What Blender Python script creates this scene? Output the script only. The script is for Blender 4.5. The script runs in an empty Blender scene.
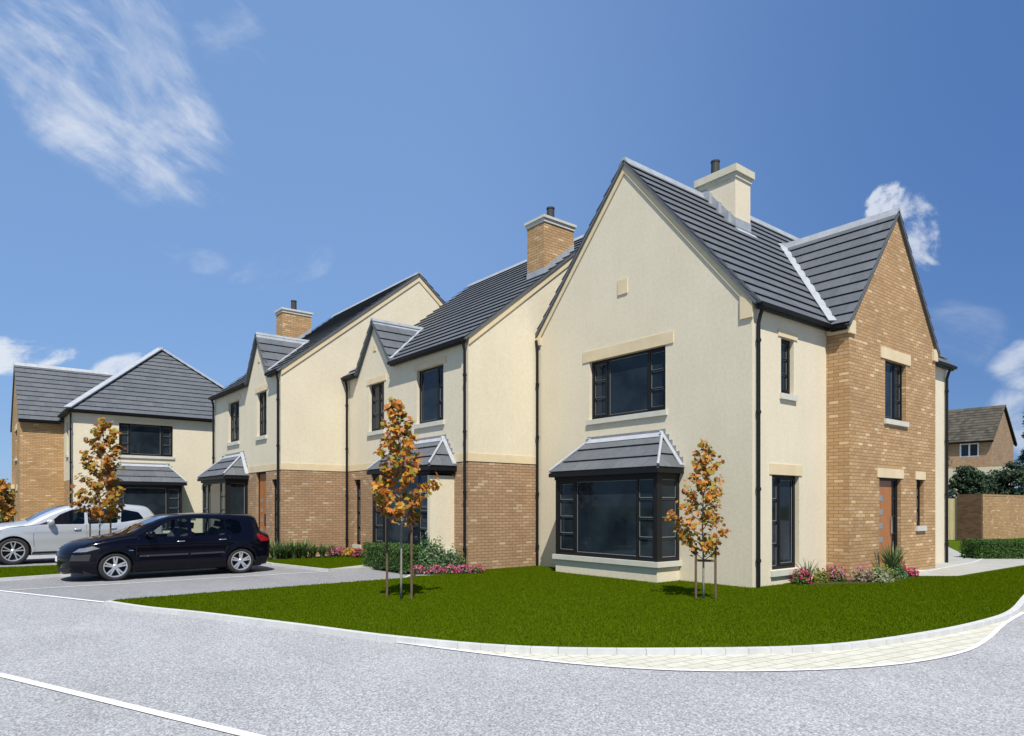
import bpy, bmesh, math, random
import numpy as np
from mathutils import Vector, Matrix
from mathutils.geometry import delaunay_2d_cdt

random.seed(7)
rng = np.random.default_rng(11)
R = math.radians
scene = bpy.context.scene
COL = scene.collection

# ------------------------------------------------------------------ camera
cam_data = bpy.data.cameras.new('camera')
cam = bpy.data.objects.new('camera', cam_data)
COL.objects.link(cam)
cam_data.sensor_fit = 'HORIZONTAL'
cam_data.sensor_width = 36.0
cam_data.lens = 688.13 / 1024 * 36.0
cam_data.shift_y = (505.9 - 368) / 1024
cam_data.clip_end = 5000
cam.location = (-12.02, -7.515, 1.6)
cam.rotation_euler = (R(90), 0, R(51.2675 - 90))
scene.camera = cam
scene.render.resolution_x = 1024
scene.render.resolution_y = 736

# ------------------------------------------------------------------ sky and sun
SUN_EL = 56.0
sx, sy = -0.55, -0.835            # horizontal direction towards the sun
world = bpy.data.worlds.new('World')
scene.world = world
world.use_nodes = True
nt = world.node_tree
nt.nodes.clear()
W_out = nt.nodes.new('ShaderNodeOutputWorld')
W_bg = nt.nodes.new('ShaderNodeBackground')
sky = nt.nodes.new('ShaderNodeTexSky')
sky.sky_type = 'NISHITA'
sky.sun_disc = False
sky.sun_elevation = R(SUN_EL)
sky.sun_rotation = math.atan2(sx, sy)
sky.altitude = 0
sky.air_density = 1.0
sky.dust_density = 0.15
sky.ozone_density = 2.0
W_bg.inputs['Strength'].default_value = 0.115

def wmath(op, a, b=None, c=None, clamp=False):
    n = nt.nodes.new('ShaderNodeMath'); n.operation = op; n.use_clamp = clamp
    for i, v in enumerate((a, b, c)):
        if v is None: continue
        if isinstance(v, (int, float)): n.inputs[i].default_value = v
        else: nt.links.new(v, n.inputs[i])
    return n.outputs[0]
def wvec(op, a, b):
    n = nt.nodes.new('ShaderNodeVectorMath'); n.operation = op
    for i, v in enumerate((a, b)):
        if isinstance(v, (tuple, list, Vector)): n.inputs[i].default_value = tuple(v)
        else: nt.links.new(v, n.inputs[i])
    return n
tc = nt.nodes.new('ShaderNodeTexCoord')
DIR = tc.outputs['Generated']
def cloud_mask(c0, c1, half_w, scale, stretch, lo, hi, seed, amp):
    """wisp of cloud between two sky directions c0 and c1"""
    c0 = Vector(c0).normalized(); c1 = Vector(c1).normalized()
    c = ((c0 + c1) / 2).normalized()
    t1 = (c1 - c0); t1 = (t1 - c * t1.dot(c)).normalized(); t2 = c.cross(t1)
    half_l = (c1 - c0).length / 2
    p = wvec('DOT_PRODUCT', DIR, t1).outputs['Value']
    q = wvec('DOT_PRODUCT', DIR, t2).outputs['Value']
    f = wvec('DOT_PRODUCT', DIR, c).outputs['Value']
    pn = wmath('DIVIDE', p, half_l); qn = wmath('DIVIDE', q, half_w)
    r2 = wmath('ADD', wmath('MULTIPLY', pn, pn), wmath('MULTIPLY', qn, qn))
    fall = wmath('SUBTRACT', 1.0, r2, clamp=False)
    def nz(sc, st, det, ro, dist, sd):
        comb = nt.nodes.new('ShaderNodeCombineXYZ')
        nt.links.new(wmath('DIVIDE', wmath('ADD', p, wmath('MULTIPLY', q, 0.35)), st), comb.inputs[0])
        nt.links.new(q, comb.inputs[1]); comb.inputs[2].default_value = sd
        no = nt.nodes.new('ShaderNodeTexNoise')
        no.inputs['Scale'].default_value = sc; no.inputs['Detail'].default_value = det
        no.inputs['Roughness'].default_value = ro; no.inputs['Distortion'].default_value = dist
        nt.links.new(comb.outputs[0], no.inputs['Vector'])
        return no.outputs['Fac']
    big = nz(scale, max(1.0, stretch * 0.6), 5, 0.6, 0.5, seed)
    fine = nz(scale * 3.2, stretch * 1.5, 9, 0.7, 0.25, seed + 20)
    fc = wmath('MINIMUM', fall, 0.55)
    v = wmath('ADD', wmath('MULTIPLY', fc, 0.34), wmath('ADD', wmath('MULTIPLY', big, 0.95), wmath('MULTIPLY', fine, 0.45)))
    v = wmath('SUBTRACT', v, 0.20)
    mr = nt.nodes.new('ShaderNodeMapRange'); mr.interpolation_type = 'SMOOTHSTEP'
    nt.links.new(v, mr.inputs['Value'])
    mr.inputs['From Min'].default_value = lo; mr.inputs['From Max'].default_value = hi
    m = wmath('MULTIPLY', mr.outputs[0], wmath('GREATER_THAN', f, 0.2))
    edge = nt.nodes.new('ShaderNodeMapRange'); edge.interpolation_type = 'SMOOTHSTEP'
    nt.links.new(fall, edge.inputs['Value'])
    edge.inputs['From Min'].default_value = -0.5; edge.inputs['From Max'].default_value = 0.45
    return wmath('MULTIPLY', wmath('MULTIPLY', m, edge.outputs[0]), amp)
FWD = Vector((0.6257, 0.7801, 0)); RGT = Vector((0.7801, -0.6257, 0))
def sky_dir(x, y):
    return (FWD + RGT * ((x - 512) / 688.13) + Vector((0, 0, (505.9 - y) / 688.13))).normalized()
masks = [cloud_mask(sky_dir(-60, -25), sky_dir(228, 192), 0.088, 13, 2.6, 0.52, 0.98, 1.3, 0.80),
         cloud_mask(sky_dir(60, -60), sky_dir(190, 145), 0.065, 13, 2.6, 0.56, 1.05, 5.3, 0.55),
         cloud_mask(sky_dir(140, -40), sky_dir(280, 80), 0.050, 14, 1.8, 0.62, 1.1, 6.3, 0.35),
         cloud_mask(sky_dir(225, 285), sky_dir(345, 252), 0.030, 16, 1.8, 0.58, 1.05, 2.1, 0.28),
         cloud_mask(sky_dir(150, 248), sky_dir(235, 268), 0.020, 20, 2.0, 0.60, 1.0, 7.1, 0.22),
         cloud_mask(sky_dir(862, 214), sky_dir(908, 190), 0.020, 26, 1.0, 0.52, 0.74, 3.7, 0.8),
         cloud_mask(sky_dir(900, 190), sky_dir(930, 275), 0.030, 22, 1.0, 0.55, 0.86, 8.9, 0.7),
         cloud_mask(sky_dir(-60, 358), sky_dir(80, 352), 0.024, 15, 2.0, 0.48, 0.70, 4.9, 0.9),
         cloud_mask(sky_dir(90, 374), sky_dir(155, 360), 0.016, 20, 1.5, 0.49, 0.74, 6.2, 0.8),
         cloud_mask(sky_dir(915, 320), sky_dir(1010, 352), 0.045, 11, 2.2, 0.50, 1.05, 9.4, 0.30),
         cloud_mask(sky_dir(990, 358), sky_dir(1080, 375), 0.032, 14, 1.8, 0.46, 0.84, 12.4, 0.6),
         cloud_mask(sky_dir(995, 440), sky_dir(1060, 405), 0.050, 14, 1.8, 0.46, 0.84, 14.4, 0.6)]
tot = masks[0]
for m in masks[1:]:
    tot = wmath('MAXIMUM', tot, m)
mixn = nt.nodes.new('ShaderNodeMix'); mixn.data_type = 'RGBA'
tint = nt.nodes.new('ShaderNodeMix'); tint.data_type = 'RGBA'; tint.blend_type = 'MULTIPLY'
tint.inputs[0].default_value = 1.0
nt.links.new(sky.outputs[0], tint.inputs[6]); tint.inputs[7].default_value = (0.76, 0.88, 0.97, 1)
side_g = nt.nodes.new('ShaderNodeMapRange'); side_g.interpolation_type = 'SMOOTHSTEP'
nt.links.new(wvec('DOT_PRODUCT', DIR, RGT).outputs['Value'], side_g.inputs['Value'])
side_g.inputs['From Min'].default_value = -0.15; side_g.inputs['From Max'].default_value = 0.6
blue = nt.nodes.new('ShaderNodeMix'); blue.data_type = 'RGBA'
nt.links.new(side_g.outputs[0], blue.inputs[0])
blue.inputs[6].default_value = (1.42, 2.50, 4.70, 1); blue.inputs[7].default_value = (0.50, 1.20, 3.1, 1)
sepz = nt.nodes.new('ShaderNodeSeparateXYZ'); nt.links.new(DIR, sepz.inputs[0])
upz = nt.nodes.new('ShaderNodeMapRange'); upz.interpolation_type = 'SMOOTHSTEP'
nt.links.new(sepz.outputs[2], upz.inputs['Value'])
upz.inputs['From Min'].default_value = 0.55; upz.inputs['From Max'].default_value = 0.95
upz.inputs['To Min'].default_value = 0.78; upz.inputs['To Max'].default_value = 0.1
airy = nt.nodes.new('ShaderNodeMix'); airy.data_type = 'RGBA'
nt.links.new(upz.outputs[0], airy.inputs[0]); nt.links.new(tint.outputs[2], airy.inputs[6]); nt.links.new(blue.outputs[2], airy.inputs[7])
nt.links.new(tot, mixn.inputs[0]); nt.links.new(airy.outputs[2], mixn.inputs[6])
mixn.inputs[7].default_value = (5.3, 5.6, 6.1, 1)
nt.links.new(mixn.outputs[2], W_bg.inputs['Color'])
nt.links.new(W_bg.outputs[0], W_out.inputs['Surface'])

sun_d = bpy.data.lights.new('sun', 'SUN')
sun_d.energy = 4.75
sun_d.angle = R(0.5)
sun_d.color = (1.0, 0.95, 0.86)
sun = bpy.data.objects.new('sun', sun_d)
COL.objects.link(sun)
ce = math.cos(R(SUN_EL))
sun.rotation_euler = Vector((sx * ce, sy * ce, math.sin(R(SUN_EL)))).to_track_quat('Z', 'Y').to_euler()
scene.view_settings.view_transform = 'Standard'
scene.view_settings.look = 'None'
scene.view_settings.gamma = 1
scene.view_settings.exposure = 0.36

# ------------------------------------------------------------------ materials
MATS = {}
def new_mat(name, color=(0.5, 0.5, 0.5), rough=0.6, metal=0.0, spec=0.5):
    m = bpy.data.materials.new(name); m.use_nodes = True
    b = m.node_tree.nodes['Principled BSDF']
    b.inputs['Base Color'].default_value = (*color, 1); b.inputs['Roughness'].default_value = rough
    b.inputs['Metallic'].default_value = metal; b.inputs['Specular IOR Level'].default_value = spec
    MATS[name] = m
    return m, m.node_tree, b
def N(t, typ, **kw):
    n = t.nodes.new(typ)
    for k, v in kw.items(): setattr(n, k, v)
    return n
def pos_scaled(t, scale=(1, 1, 1)):
    g = N(t, 'ShaderNodeNewGeometry'); m = N(t, 'ShaderNodeMapping')
    m.inputs['Scale'].default_value = scale
    t.links.new(g.outputs['Position'], m.inputs['Vector'])
    return m.outputs[0]
def noise(t, scale, detail=4, rough=0.55, vec=None):
    n = N(t, 'ShaderNodeTexNoise'); n.inputs['Scale'].default_value = scale
    n.inputs['Detail'].default_value = detail; n.inputs['Roughness'].default_value = rough
    t.links.new(vec if vec else pos_scaled(t), n.inputs['Vector'])
    return n.outputs['Fac']
def ramp(t, fac, stops, interp='LINEAR'):
    r = N(t, 'ShaderNodeValToRGB'); r.color_ramp.interpolation = interp
    els = r.color_ramp.elements
    while len(els) > len(stops): els.remove(els[-1])
    while len(els) < len(stops): els.new(0.5)
    for e, (p, c) in zip(els, stops): e.position = p; e.color = (*c, 1)
    t.links.new(fac, r.inputs[0])
    return r.outputs[0]
def mixc(t, fac, a, b, mode='MIX'):
    m = N(t, 'ShaderNodeMix', data_type='RGBA', blend_type=mode)
    for sock, v in ((0, fac), (6, a), (7, b)):
        if isinstance(v, (int, float)): m.inputs[sock].default_value = v
        elif isinstance(v, tuple): m.inputs[sock].default_value = (*v, 1)
        else: t.links.new(v, m.inputs[sock])
    return m.outputs[2]
def bump(t, b, h, strength=0.3, dist=0.01):
    n = N(t, 'ShaderNodeBump'); n.inputs['Strength'].default_value = strength
    n.inputs['Distance'].default_value = dist
    t.links.new(h, n.inputs['Height']); t.links.new(n.outputs[0], b.inputs['Normal'])

def mottled(name, c1, c2, scale=3, rough=0.8, bscale=60, bstr=0.3, spec=0.3, fine=None, metal=0.0):
    m, t, b = new_mat(name, c1, rough, metal, spec)
    col = ramp(t, noise(t, scale, 5), [(0.3, c1), (0.72, c2)])
    if fine:
        f = ramp(t, noise(t, fine[0], 2, 0.7), [(0.35, (fine[1],) * 3), (0.65, (fine[2],) * 3)])
        col = mixc(t, 1.0, col, f, 'MULTIPLY')
    if name == 'render':
        st = ramp(t, noise(t, 1.0, 5, 0.7, pos_scaled(t, (3.0, 3.0, 0.25))), [(0.3, (0.955, 0.95, 0.94)), (0.7, (1.0, 1.0, 1.0))])
        col = mixc(t, 1.0, col, st, 'MULTIPLY')
    t.links.new(col, b.inputs['Base Color'])
    if bstr: bump(t, b, noise(t, bscale, 4), bstr)
    return m
mottled('render', (0.65, 0.58, 0.435), (0.695, 0.622, 0.472), 0.9, 0.9, 60, 0.16, 0.15, fine=(14, 0.955, 1.035))
mottled('stone', (0.60, 0.49, 0.31), (0.68, 0.56, 0.37), 2.5, 0.85, 70, 0.2, 0.2)
mottled('sillstone', (0.50, 0.49, 0.42), (0.58, 0.565, 0.49), 3, 0.8, 70, 0.2, 0.2)
mottled('paleslab', (0.32, 0.32, 0.295), (0.39, 0.385, 0.355), 2, 0.85, 80, 0.2, 0.2, fine=(30, 0.93, 1.05))
mottled('lead', (0.31, 0.33, 0.355), (0.40, 0.42, 0.445), 4, 0.5, 30, 0.1, 0.5)
mottled('flash', (0.17, 0.18, 0.20), (0.24, 0.25, 0.27), 6, 0.6, 40, 0.2, 0.4)
mottled('ridge', (0.26, 0.285, 0.31), (0.36, 0.385, 0.41), 4, 0.55, 40, 0.1, 0.4)
new_mat('black', (0.008, 0.008, 0.009), 0.5, 0, 0.25)
new_mat('frame', (0.010, 0.010, 0.011), 0.5, 0, 0.25)
new_mat('spacer', (0.22, 0.24, 0.25), 0.5)
new_mat('verge', (0.05, 0.052, 0.056), 0.6)
new_mat('dark', (0.008, 0.008, 0.008), 0.9)
mottled('curtain', (0.5, 0.48, 0.42), (0.3, 0.3, 0.27), 2)
# glass pane : dark room behind, faint streaks
m, t, b = new_mat('pane', (0.012, 0.018, 0.024), 0.03, 0, 0.32)
b.inputs['IOR'].default_value = 1.42
col = ramp(t, noise(t, 1.1, 3, 0.6), [(0.35, (0.008, 0.012, 0.016)), (0.7, (0.022, 0.034, 0.044))])
t.links.new(col, b.inputs['Base Color'])
bump(t, b, noise(t, 1.6, 1), 0.05, 0.02)

def brick_mat(name, cols, mortar, bw=0.225, bh=0.075, mort=0.008, light=None):
    m, t, b = new_mat(name, cols[0], 0.88, 0, 0.2)
    g = N(t, 'ShaderNodeNewGeometry')
    sp = N(t, 'ShaderNodeSeparateXYZ'); t.links.new(g.outputs['Position'], sp.inputs[0])
    sn = N(t, 'ShaderNodeSeparateXYZ'); t.links.new(g.outputs['True Normal'], sn.inputs[0])
    ab = N(t, 'ShaderNodeMath', operation='ABSOLUTE'); t.links.new(sn.outputs[0], ab.inputs[0])
    gt = N(t, 'ShaderNodeMath', operation='GREATER_THAN'); t.links.new(ab.outputs[0], gt.inputs[0]); gt.inputs[1].default_value = 0.6
    mx = N(t, 'ShaderNodeMix', data_type='FLOAT')
    t.links.new(gt.outputs[0], mx.inputs[0]); t.links.new(sp.outputs[0], mx.inputs[2]); t.links.new(sp.outputs[1], mx.inputs[3])
    cb = N(t, 'ShaderNodeCombineXYZ')
    ad = N(t, 'ShaderNodeMath', operation='ADD'); t.links.new(mx.outputs[0], ad.inputs[0]); ad.inputs[1].default_value = 50.0
    ad2 = N(t, 'ShaderNodeMath', operation='ADD'); t.links.new(sp.outputs[2], ad2.inputs[0]); ad2.inputs[1].default_value = 7.5
    t.links.new(ad.outputs[0], cb.inputs[0]); t.links.new(ad2.outputs[0], cb.inputs[1])
    def bt(c1, c2, mc):
        n = N(t, 'ShaderNodeTexBrick'); n.offset = 0.5
        n.inputs['Scale'].default_value = 1.0
        n.inputs['Color1'].default_value = (*c1, 1); n.inputs['Color2'].default_value = (*c2, 1)
        n.inputs['Mortar'].default_value = (*mc, 1); n.inputs['Mortar Size'].default_value = mort / 2
        n.inputs['Mortar Smooth'].default_value = 0.2; n.inputs['Brick Width'].default_value = bw
        n.inputs['Row Height'].default_value = bh
        t.links.new(cb.outputs[0], n.inputs['Vector'])
        return n
    n1 = bt((0, 0, 0), (1, 1, 1), (0.5, 0.5, 0.5))
    k = len(cols)
    stops = [(0.02 + 0.90 * i / (k - 1), c) for i, c in enumerate(cols)]
    if light: stops.append((0.985, light))
    c = ramp(t, n1.outputs['Color'], stops)
    big = ramp(t, noise(t, 1.2, 3), [(0.3, (0.9,) * 3), (0.7, (1.1,) * 3)])
    fine = ramp(t, noise(t, 55, 3), [(0.3, (0.86,) * 3), (0.7, (1.12,) * 3)])
    c = mixc(t, 1.0, c, big, 'MULTIPLY'); c = mixc(t, 1.0, c, fine, 'MULTIPLY')
    c = mixc(t, n1.outputs['Fac'], c, mortar)
    t.links.new(c, b.inputs['Base Color'])
    inv = N(t, 'ShaderNodeMath', operation='SUBTRACT'); inv.inputs[0].default_value = 1; t.links.new(n1.outputs['Fac'], inv.inputs[1])
    bump(t, b, inv.outputs[0], 0.5, 0.006)
    return m
brick_mat('brick', [(0.375, 0.225, 0.107), (0.425, 0.265, 0.132), (0.46, 0.29, 0.148), (0.40, 0.245, 0.118), (0.50, 0.33, 0.178)],
          (0.23, 0.155, 0.08), mort=0.015, light=(0.62, 0.45, 0.26))
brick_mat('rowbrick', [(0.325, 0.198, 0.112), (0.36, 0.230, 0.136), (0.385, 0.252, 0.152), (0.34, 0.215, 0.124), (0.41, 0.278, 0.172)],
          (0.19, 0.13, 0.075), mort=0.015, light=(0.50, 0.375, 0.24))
brick_mat('shadebrick', [(0.085, 0.048, 0.026), (0.11, 0.063, 0.034), (0.13, 0.075, 0.042)], (0.09, 0.062, 0.04))  # darkened brick, carries the shade of the garden wall return in its colour

# roof tiles: every tile is an island of its own
m, t, b = new_mat('tile', (0.12, 0.13, 0.14), 0.62, 0, 0.35)
g = N(t, 'ShaderNodeNewGeometry')
c = ramp(t, g.outputs['Random Per Island'], [(0.0, (0.094, 0.103, 0.115)), (1.0, (0.117, 0.126, 0.139))])
c = mixc(t, 1.0, c, ramp(t, noise(t, 7, 5, 0.65), [(0.3, (0.86,) * 3), (0.7, (1.12,) * 3)]), 'MULTIPLY')
t.links.new(c, b.inputs['Base Color']); bump(t, b, noise(t, 80, 3), 0.25, 0.004)
m, t, b = new_mat('oldtile', (0.06, 0.055, 0.045), 0.8, 0, 0.2)
g = N(t, 'ShaderNodeNewGeometry')
c = ramp(t, g.outputs['Random Per Island'], [(0.0, (0.05, 0.045, 0.036)), (1.0, (0.10, 0.09, 0.07))])
t.links.new(c, b.inputs['Base Color'])

# ground
def speckle(name, lo, mid, hi, s1=42, s2=0.5, joint=None):
    m, t, b = new_mat(name, mid, 0.9, 0, 0.25)
    v = N(t, 'ShaderNodeTexVoronoi'); v.inputs['Scale'].default_value = s1
    t.links.new(pos_scaled(t), v.inputs['Vector'])
    c = ramp(t, v.outputs['Color'], [(0.1, lo), (0.5, mid), (0.9, hi)])
    c2 = ramp(t, noise(t, 45, 4, 0.75), [(0.3, (0.74,) * 3), (0.7, (1.24,) * 3)])
    c = mixc(t, 1.0, c, c2, 'MULTIPLY')
    c3 = ramp(t, noise(t, s2, 4, 0.6), [(0.3, (0.93,) * 3), (0.7, (1.06,) * 3)])
    c = mixc(t, 1.0, c, c3, 'MULTIPLY')
    c4 = ramp(t, noise(t, 1.4, 5, 0.65, pos_scaled(t, (1.0, 0.35, 1.0))), [(0.3, (0.92,) * 3), (0.7, (1.05,) * 3)])
    c = mixc(t, 1.0, c, c4, 'MULTIPLY')
    t.links.new(c, b.inputs['Base Color'])
    bump(t, b, noise(t, 90, 3, 0.7), 0.5, 0.006)
speckle('asphalt', (0.20, 0.205, 0.215), (0.325, 0.33, 0.34), (0.50, 0.505, 0.51), 75)
speckle('bay_asphalt', (0.17, 0.17, 0.18), (0.235, 0.235, 0.245), (0.33, 0.33, 0.335), 75)
mottled('lawn', (0.055, 0.092, 0.002), (0.072, 0.115, 0.003), 1.6, 0.95, 120, 0.8, 0.05, fine=(55, 0.75, 1.2))
mottled('hedgecore', (0.012, 0.028, 0.006), (0.03, 0.06, 0.012), 18, 0.95)
mottled('soil', (0.05, 0.035, 0.02), (0.08, 0.055, 0.03), 8, 0.95)
mottled('terrain', (0.06, 0.085, 0.02), (0.10, 0.12, 0.03), 0.05, 0.95, 4, 0.3, 0.05)
mottled('paint', (0.78, 0.79, 0.80), (0.62, 0.64, 0.66), 14, 0.7, 90, 0.2, 0.3)
mottled('kerb', (0.46, 0.465, 0.46), (0.56, 0.565, 0.55), 5, 0.85, 80, 0.2, 0.2)
# herringbone-ish cream block paving, rotated to the kerb
m, t, b = new_mat('blocks', (0.6, 0.58, 0.46), 0.85, 0, 0.2)
g = N(t, 'ShaderNodeNewGeometry'); mp = N(t, 'ShaderNodeMapping'); mp.inputs['Rotation'].default_value = (0, 0, R(8))
t.links.new(g.outputs['Position'], mp.inputs[0])
n = N(t, 'ShaderNodeTexBrick'); n.inputs['Scale'].default_value = 1; n.inputs['Brick Width'].default_value = 0.30
n.inputs['Row Height'].default_value = 0.15; n.inputs['Mortar Size'].default_value = 0.007; n.inputs['Mortar Smooth'].default_value = 0.3
n.inputs['Color1'].default_value = (0.56, 0.55, 0.47, 1); n.inputs['Color2'].default_value = (0.50, 0.49, 0.41, 1); n.inputs['Mortar'].default_value = (0.26, 0.25, 0.20, 1)
t.links.new(mp.outputs[0], n.inputs['Vector'])
t.links.new(mixc(t, 1.0, n.outputs['Color'], ramp(t, noise(t, 20, 3), [(0.3, (0.93,) * 3), (0.7, (1.06,) * 3)]), 'MULTIPLY'), b.inputs['Base Color'])

def leafmat(name, stops, rough=0.5, trans=0.35):
    m = bpy.data.materials.new(name); m.use_nodes = True; MATS[name] = m
    t = m.node_tree; b = t.nodes['Principled BSDF']; out = t.nodes['Material Output']
    g = N(t, 'ShaderNodeNewGeometry')
    c = ramp(t, g.outputs['Random Per Island'], stops)
    t.links.new(c, b.inputs['Base Color']); b.inputs['Roughness'].default_value = rough; b.inputs['Specular IOR Level'].default_value = 0.3
    tr = N(t, 'ShaderNodeBsdfTranslucent'); t.links.new(c, tr.inputs[0])
    mx = N(t, 'ShaderNodeMixShader'); mx.inputs[0].default_value = trans
    t.links.new(b.outputs[0], mx.inputs[1]); t.links.new(tr.outputs[0], mx.inputs[2]); t.links.new(mx.outputs[0], out.inputs[0])
    return m
leafmat('grassblade', [(0, (0.068, 0.110, 0.002)), (0.5, (0.088, 0.136, 0.002)), (1, (0.118, 0.168, 0.004))], 0.9, 0.3)
MATS['grassblade'].node_tree.nodes['Principled BSDF'].inputs['Specular IOR Level'].default_value = 0.0
leafmat('autumn', [(0, (0.16, 0.045, 0.006)), (0.18, (0.42, 0.12, 0.014)), (0.38, (0.60, 0.24, 0.025)), (0.52, (0.42, 0.14, 0.02)), (0.64, (0.36, 0.25, 0.018)), (0.82, (0.18, 0.20, 0.018)), (1, (0.62, 0.33, 0.06))])
leafmat('autumn_gold', [(0, (0.14, 0.045, 0.008)), (0.25, (0.29, 0.11, 0.013)), (0.5, (0.46, 0.17, 0.02)), (0.75, (0.30, 0.23, 0.018)), (0.88, (0.16, 0.17, 0.016)), (1, (0.50, 0.28, 0.04))])
leafmat('hedgeleaf', [(0, (0.03, 0.075, 0.012)), (0.6, (0.06, 0.135, 0.022)), (1, (0.12, 0.21, 0.045))])
leafmat('shrubleaf', [(0, (0.04, 0.10, 0.03)), (0.6, (0.09, 0.19, 0.06)), (1, (0.25, 0.38, 0.20))])
leafmat('paleleaf', [(0, (0.12, 0.16, 0.07)), (0.6, (0.26, 0.30, 0.15)), (1, (0.42, 0.45, 0.28))])
leafmat('limeleaf', [(0, (0.12, 0.15, 0.02)), (0.6, (0.24, 0.26, 0.03)), (1, (0.36, 0.36, 0.06))])
leafmat('strapleaf', [(0, (0.05, 0.10, 0.03)), (0.6, (0.13, 0.21, 0.07)), (1, (0.34, 0.40, 0.20))])
leafmat('pink', [(0, (0.40, 0.03, 0.10)), (0.5, (0.55, 0.10, 0.22)), (1, (0.70, 0.28, 0.40))])
leafmat('crimson', [(0, (0.35, 0.01, 0.05)), (0.5, (0.55, 0.02, 0.12)), (1, (0.65, 0.12, 0.25))])
leafmat('yellow', [(0, (0.55, 0.30, 0.02)), (0.5, (0.70, 0.42, 0.03)), (1, (0.60, 0.20, 0.03))])
leafmat('conifer', [(0, (0.014, 0.032, 0.014)), (0.6, (0.03, 0.06, 0.028)), (1, (0.07, 0.11, 0.05))], 0.7, 0.15)
leafmat('bluepine', [(0, (0.02, 0.045, 0.035)), (0.6, (0.045, 0.08, 0.06)), (1, (0.10, 0.14, 0.11))], 0.7, 0.15)
mottled('bark', (0.16, 0.12, 0.085), (0.30, 0.25, 0.19), 20, 0.9)
mottled('palebark', (0.20, 0.18, 0.145), (0.32, 0.29, 0.24), 20, 0.9)
mottled('stakewood', (0.10, 0.065, 0.04), (0.17, 0.11, 0.07), 12, 0.9)
mottled('darkbark', (0.035, 0.028, 0.02), (0.06, 0.05, 0.035), 20, 0.9)
# oak-stained door with vertical grain
m, t, b = new_mat('doorwood', (0.4, 0.17, 0.06), 0.45)
c = ramp(t, noise(t, 6, 6, 0.6, pos_scaled(t, (8, 8, 0.7))), [(0.3, (0.30, 0.11, 0.03)), (0.7, (0.41, 0.165, 0.05))])
t.links.new(c, b.inputs['Base Color'])
m, t, b = new_mat('fencewood', (0.5, 0.36, 0.18), 0.8)
c = ramp(t, noise(t, 5, 6, 0.6, pos_scaled(t, (6, 6, 0.5))), [(0.3, (0.55, 0.42, 0.20)), (0.7, (0.76, 0.62, 0.35))])
t.links.new(c, b.inputs['Base Color'])
# car materials
m, t, b = new_mat('navy', (0.002, 0.002, 0.0065), 0.12, 0.0, 0.28)
m, t, b = new_mat('silver', (0.52, 0.54, 0.56), 0.25, 0.4, 0.5); b.inputs['Coat Weight'].default_value = 0.6; b.inputs['Coat Roughness'].default_value = 0.04
new_mat('tyre', (0.018, 0.018, 0.018), 0.85)
new_mat('alloy', (0.62, 0.63, 0.65), 0.3, 0.7)
new_mat('chrome', (0.8, 0.81, 0.82), 0.12, 1.0)
new_mat('trim', (0.028, 0.028, 0.032), 0.55)
new_mat('seat', (0.035, 0.035, 0.037), 0.85)
new_mat('lampred', (0.24, 0.006, 0.008), 0.12)
new_mat('lampclear', (0.38, 0.40, 0.43), 0.06, 0.75)
new_mat('plate', (0.75, 0.75, 0.72), 0.4)
def glassmat(name, tint, gloss):
    m = bpy.data.materials.new(name); m.use_nodes = True; MATS[name] = m
    t = m.node_tree; t.nodes.clear()
    o = N(t, 'ShaderNodeOutputMaterial'); tr = N(t, 'ShaderNodeBsdfTransparent'); tr.inputs[0].default_value = (*tint, 1)
    gl = N(t, 'ShaderNodeBsdfGlossy'); gl.inputs['Roughness'].default_value = 0.02
    fr = N(t, 'ShaderNodeFresnel'); fr.inputs[0].default_value = gloss
    mx = N(t, 'ShaderNodeMixShader'); t.links.new(fr.outputs[0], mx.inputs[0])
    t.links.new(tr.outputs[0], mx.inputs[1]); t.links.new(gl.outputs[0], mx.inputs[2]); t.links.new(mx.outputs[0], o.inputs[0])
glassmat('carglass', (0.78, 0.83, 0.82), 1.35)
glassmat('darkcarglass', (0.16, 0.18, 0.18), 1.5)

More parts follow.
